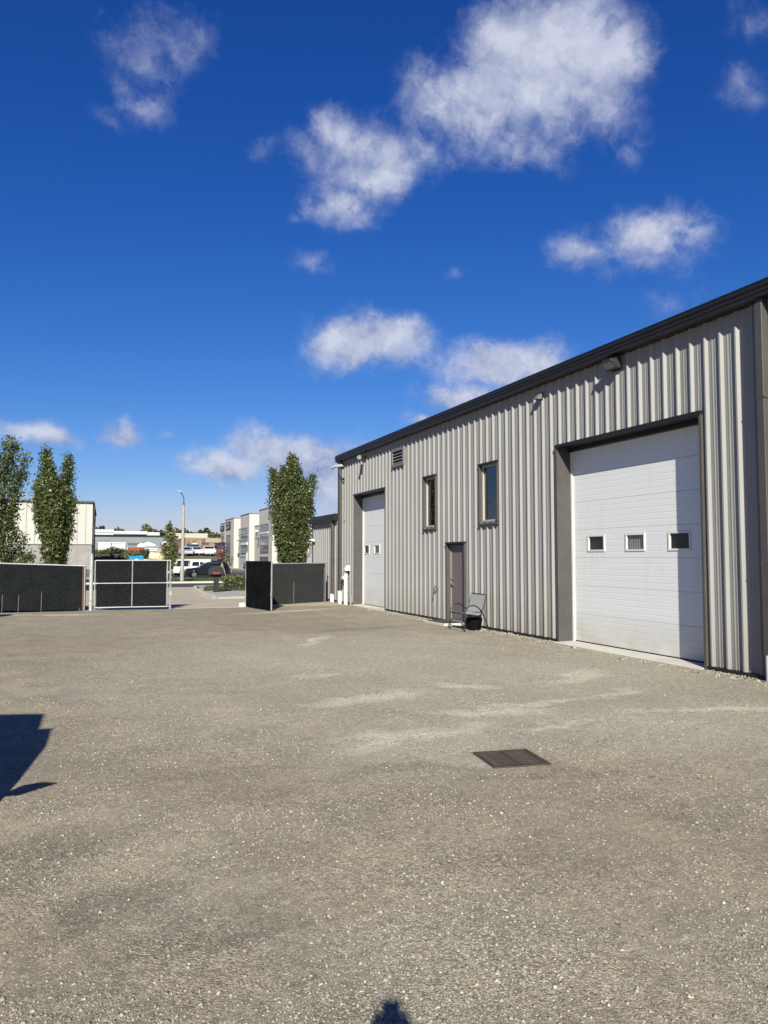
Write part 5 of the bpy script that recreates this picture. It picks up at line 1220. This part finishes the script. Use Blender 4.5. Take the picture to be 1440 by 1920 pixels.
# ------------------------------------------------------------------ what stands just outside the frame and throws the two shadows
def near_truck():
    # parked broadside to the sun, nose to the right; u runs to its nose, v away from the sun
    cs, sn = math.cos(SUN_AZ), math.sin(SUN_AZ)
    t = thing('parked_truck', 'dark grey work truck just left of the frame, casting the shadow', 'truck', (-3.2, 4.3, 0), -SUN_AZ)
    inv = lambda u, v: (u*cs+v*sn, -u*sn+v*cs)
    o = t.location
    # local x = u axis, local y = v axis
    u0 = o.x*cs-o.y*sn; v0 = o.x*sn+o.y*cs; L_ = lambda u, v: (u-u0, v-v0)
    gp = M('truck_paint', (.03, .033, .04), .3, spec=.6)
    f = lambda a, b, q: (a-u0, q-v0, b)
    MB().ext([(-7.5, .5), (-2.72, .5), (-2.66, .70), (-2.69, .89), (-2.80, 1.20), (-2.93, 1.47), (-3.12, 1.82), (-3.35, 2.15), (-3.56, 2.18), (-7.5, 2.18)], f, 1.8, 3.78).build('cab', gp, t, bevel=.02)
    MB().ext([(-3.36, 2.185), (-3.60, 2.185), (-3.60, 2.20), (-3.36, 2.20)], f, 1.85, 3.78).build('visor', gp, t)
    MB().ext([(-3.52, 2.20), (-3.79, 2.60), (-7.5, 2.60), (-7.5, 2.20)], f, 1.82, 3.80).build('roof_box', gp, t, bevel=.02)
    MB().ext([(-2.80, 1.14), (-2.95, 1.34), (-3.1, 1.42), (-3.2, 1.40), (-3.2, 1.22)], f, 1.84, 3.76).build('windscreen', M('car_glass', (.012, .014, .016), .06), t)
    m = MB(); m.tube([(-2.78-u0, 3.70-v0, 1.02), (-2.66-u0, 3.82-v0, 1.07)], .02, 6); m.build('mirror_arm', gp, t)
    m = MB(); m.tube([(-2.75-u0, 3.86-v0, .94), (-2.68-u0, 3.86-v0, 1.0), (-2.58-u0, 3.86-v0, 1.065), (-2.49-u0, 3.86-v0, 1.10)], [.02, .07, .05, .008], 10); m.build('mirror', gp, t, smooth=True)
    for u in (-3.5, -6.6):
        for v in (2.0, 3.58):
            c = L_(u, v); m = MB(); m.cyl((c[0], c[1]-.14, .42), (c[0], c[1]+.14, .42), .42, n=20); wh = m.build('wheel', rubber, t, smooth=True)
            MB().cyl((c[0], c[1]-.15, .42), (c[0], c[1]+.15, .42), .24, n=16).build('rim', M('rim_grey', (.28, .28, .29), .3, .7), wh)
near_truck()
def photographer():
    # stands behind the camera with the phone held up; only the shadow falls into the picture
    t = thing('person', 'person in dark jacket standing with a phone held up at eye height', 'person', (0, 0, 0), -YAW)
    pts = {'pel': (0, -.50, .96), 'sp': (0, -.51, 1.15), 'ch': (0, -.50, 1.33), 'nk': (0, -.48, 1.47), 'hd0': (0, -.46, 1.55), 'hd': (0, -.44, 1.64), 'hd2': (0, -.45, 1.70)}
    E = [('pel', 'sp'), ('sp', 'ch'), ('ch', 'nk'), ('nk', 'hd0'), ('hd0', 'hd'), ('hd', 'hd2')]
    rad = {'pel': .15, 'sp': .135, 'ch': .15, 'nk': .055, 'hd0': .07, 'hd': .092, 'hd2': .075}
    for s, n in ((-1, 'l'), (1, 'r')):
        q = {'sh': (s*.18, -.50, 1.41, .065), 'el': (s*.22, -.27, 1.32, .046), 'wr': (s*.085, -.09, 1.55, .03), 'pm': (s*.062, -.06, 1.615, .030),
             'hp': (s*.10, -.50, .90, .095), 'kn': (s*.12, -.47, .50, .062), 'an': (s*.13, -.52, .09, .045), 'to': (s*.15, -.36, .04, .04)}
        for k, v in q.items(): pts[k+n] = v[:3]; rad[k+n] = v[3]
        E += [('ch', 'sh'+n), ('sh'+n, 'el'+n), ('el'+n, 'wr'+n), ('wr'+n, 'pm'+n), ('pel', 'hp'+n), ('hp'+n, 'kn'+n), ('kn'+n, 'an'+n), ('an'+n, 'to'+n)]
        for i in range(4):          # fingers closing round the edge of the phone
            a, b_, c = 'f%d1%s' % (i, n), 'f%d2%s' % (i, n), 'f%d3%s' % (i, n)
            z = 1.60+i*.02
            pts[a] = (s*.058, -.045, z); pts[b_] = (s*.053, -.022, z+.004); pts[c] = (s*.040, -.018, z+.006); rad[a] = .009; rad[b_] = .008; rad[c] = .007
            E += [('pm'+n, a), (a, b_), (b_, c)]
        a, b_ = 'th1'+n, 'th2'+n; pts[a] = (s*.048, -.062, 1.65); pts[b_] = (s*.03, -.058, 1.68); rad[a] = .011; rad[b_] = .009; E += [('pm'+n, a), (a, b_)]
    K = list(pts); ix = {k: i for i, k in enumerate(K)}
    me = bpy.data.meshes.new('body'); me.from_pydata([pts[k] for k in K], [(ix[a], ix[b_]) for a, b_ in E], [])
    o = bpy.data.objects.new('body', me); COL.objects.link(o); o.parent = t
    sk = o.modifiers.new('skin', 'SKIN'); sk.use_smooth_shade = True
    lay = me.skin_vertices[0] if me.skin_vertices else None
    for k in K: me.skin_vertices[0].data[ix[k]].radius = (rad[k], rad[k])
    me.skin_vertices[0].data[ix['pel']].use_root = True
    o.modifiers.new('sub', 'SUBSURF').levels = 1; o.modifiers['sub'].render_levels = 1
    cm = M('dark_clothes', (.03, .032, .04), .9); nt = cm.node_tree; N = nt.nodes.new; L = nt.links.new; b = nt.nodes['Principled BSDF']
    tc = N('ShaderNodeTexCoord'); sp = N('ShaderNodeSeparateXYZ'); L(tc.outputs['Object'], sp.inputs[0])
    def gt(sock, v, op='GREATER_THAN'):
        n = N('ShaderNodeMath'); n.operation = op
        for k, q in enumerate((sock, v)):
            if hasattr(q, 'node'): L(q, n.inputs[k])
            else: n.inputs[k].default_value = q
        return n.outputs[0]
    hand = gt(gt(sp.outputs[1], -.115), gt(sp.outputs[2], 1.5), 'MULTIPLY'); neck = gt(sp.outputs[2], 1.475); neck = gt(neck, gt(sp.outputs[1], -.35, 'LESS_THAN'), 'MULTIPLY'); sk_ = gt(hand, neck, 'MAXIMUM')
    def mx(f, c0, c1):
        x = N('ShaderNodeMix'); x.data_type = 'RGBA'; L(f, x.inputs[0])
        for k, q in ((6, c0), (7, c1)):
            if hasattr(q, 'node'): L(q, x.inputs[k])
            else: x.inputs[k].default_value = (*q, 1)
        return x.outputs[2]
    c = mx(gt(sp.outputs[2], .93), (.035, .05, .085), (.028, .028, .03)); c = mx(gt(sp.outputs[2], .10, 'LESS_THAN'), c, (.05, .035, .025)); c = mx(sk_, c, (.40, .25, .18)); L(c, b.inputs['Base Color'])
    me.materials.append(cm)
    skinm = M('skin', (.42, .27, .2), .6)
    h = MB(); h.tube([(0, -.455, 1.60), (0, -.46, 1.66), (0, -.465, 1.72), (0, -.46, 1.765)], [.095, .108, .095, .04], 14); h.build('hair', M('hair', (.03, .022, .015), .8), t, smooth=True)
    fc = MB(); fc.tube([(0, -.375, 1.53), (0, -.362, 1.58), (0, -.362, 1.64), (0, -.375, 1.68)], [.035, .058, .06, .045], 12); fc.build('face', skinm, t, smooth=True)
    MB().tube([(0, -.322, 1.645), (0, -.296, 1.608), (0, -.312, 1.60)], [.008, .014, .008], 8).build('nose', skinm, t, smooth=True)
    MB().box(-.022, .022, -.318, -.302, 1.568, 1.576).build('mouth', M('lips', (.3, .12, .1), .5), t)
    for q in (-1, 1):
        MB().tube([(q*.028-.012, -.306, 1.638), (q*.028, -.298, 1.638), (q*.028+.012, -.306, 1.638)], [.003, .008, .003], 8).build('eye', M('eye_white', (.6, .6, .58), .2), t, smooth=True)
        MB().tube([(q*.098, -.45, 1.60), (q*.106, -.455, 1.63), (q*.10, -.455, 1.655)], [.008, .016, .01], 8).build('ear', skinm, t, smooth=True)
    ph = thing('phone', 'black phone held upright in both hands at eye height', 'phone', (-math.sin(YAW)*.038, -math.cos(YAW)*.038, 1.57), -YAW)
    MB().box(-.037, .037, -.006, .002, 0, .148).build('phone_case', black_iron, ph, bevel=.003)
    MB().cyl((.0, .002, .13), (.0, .005, .13), .007, n=12).build('camera_lens', chrome, ph)
photographer()
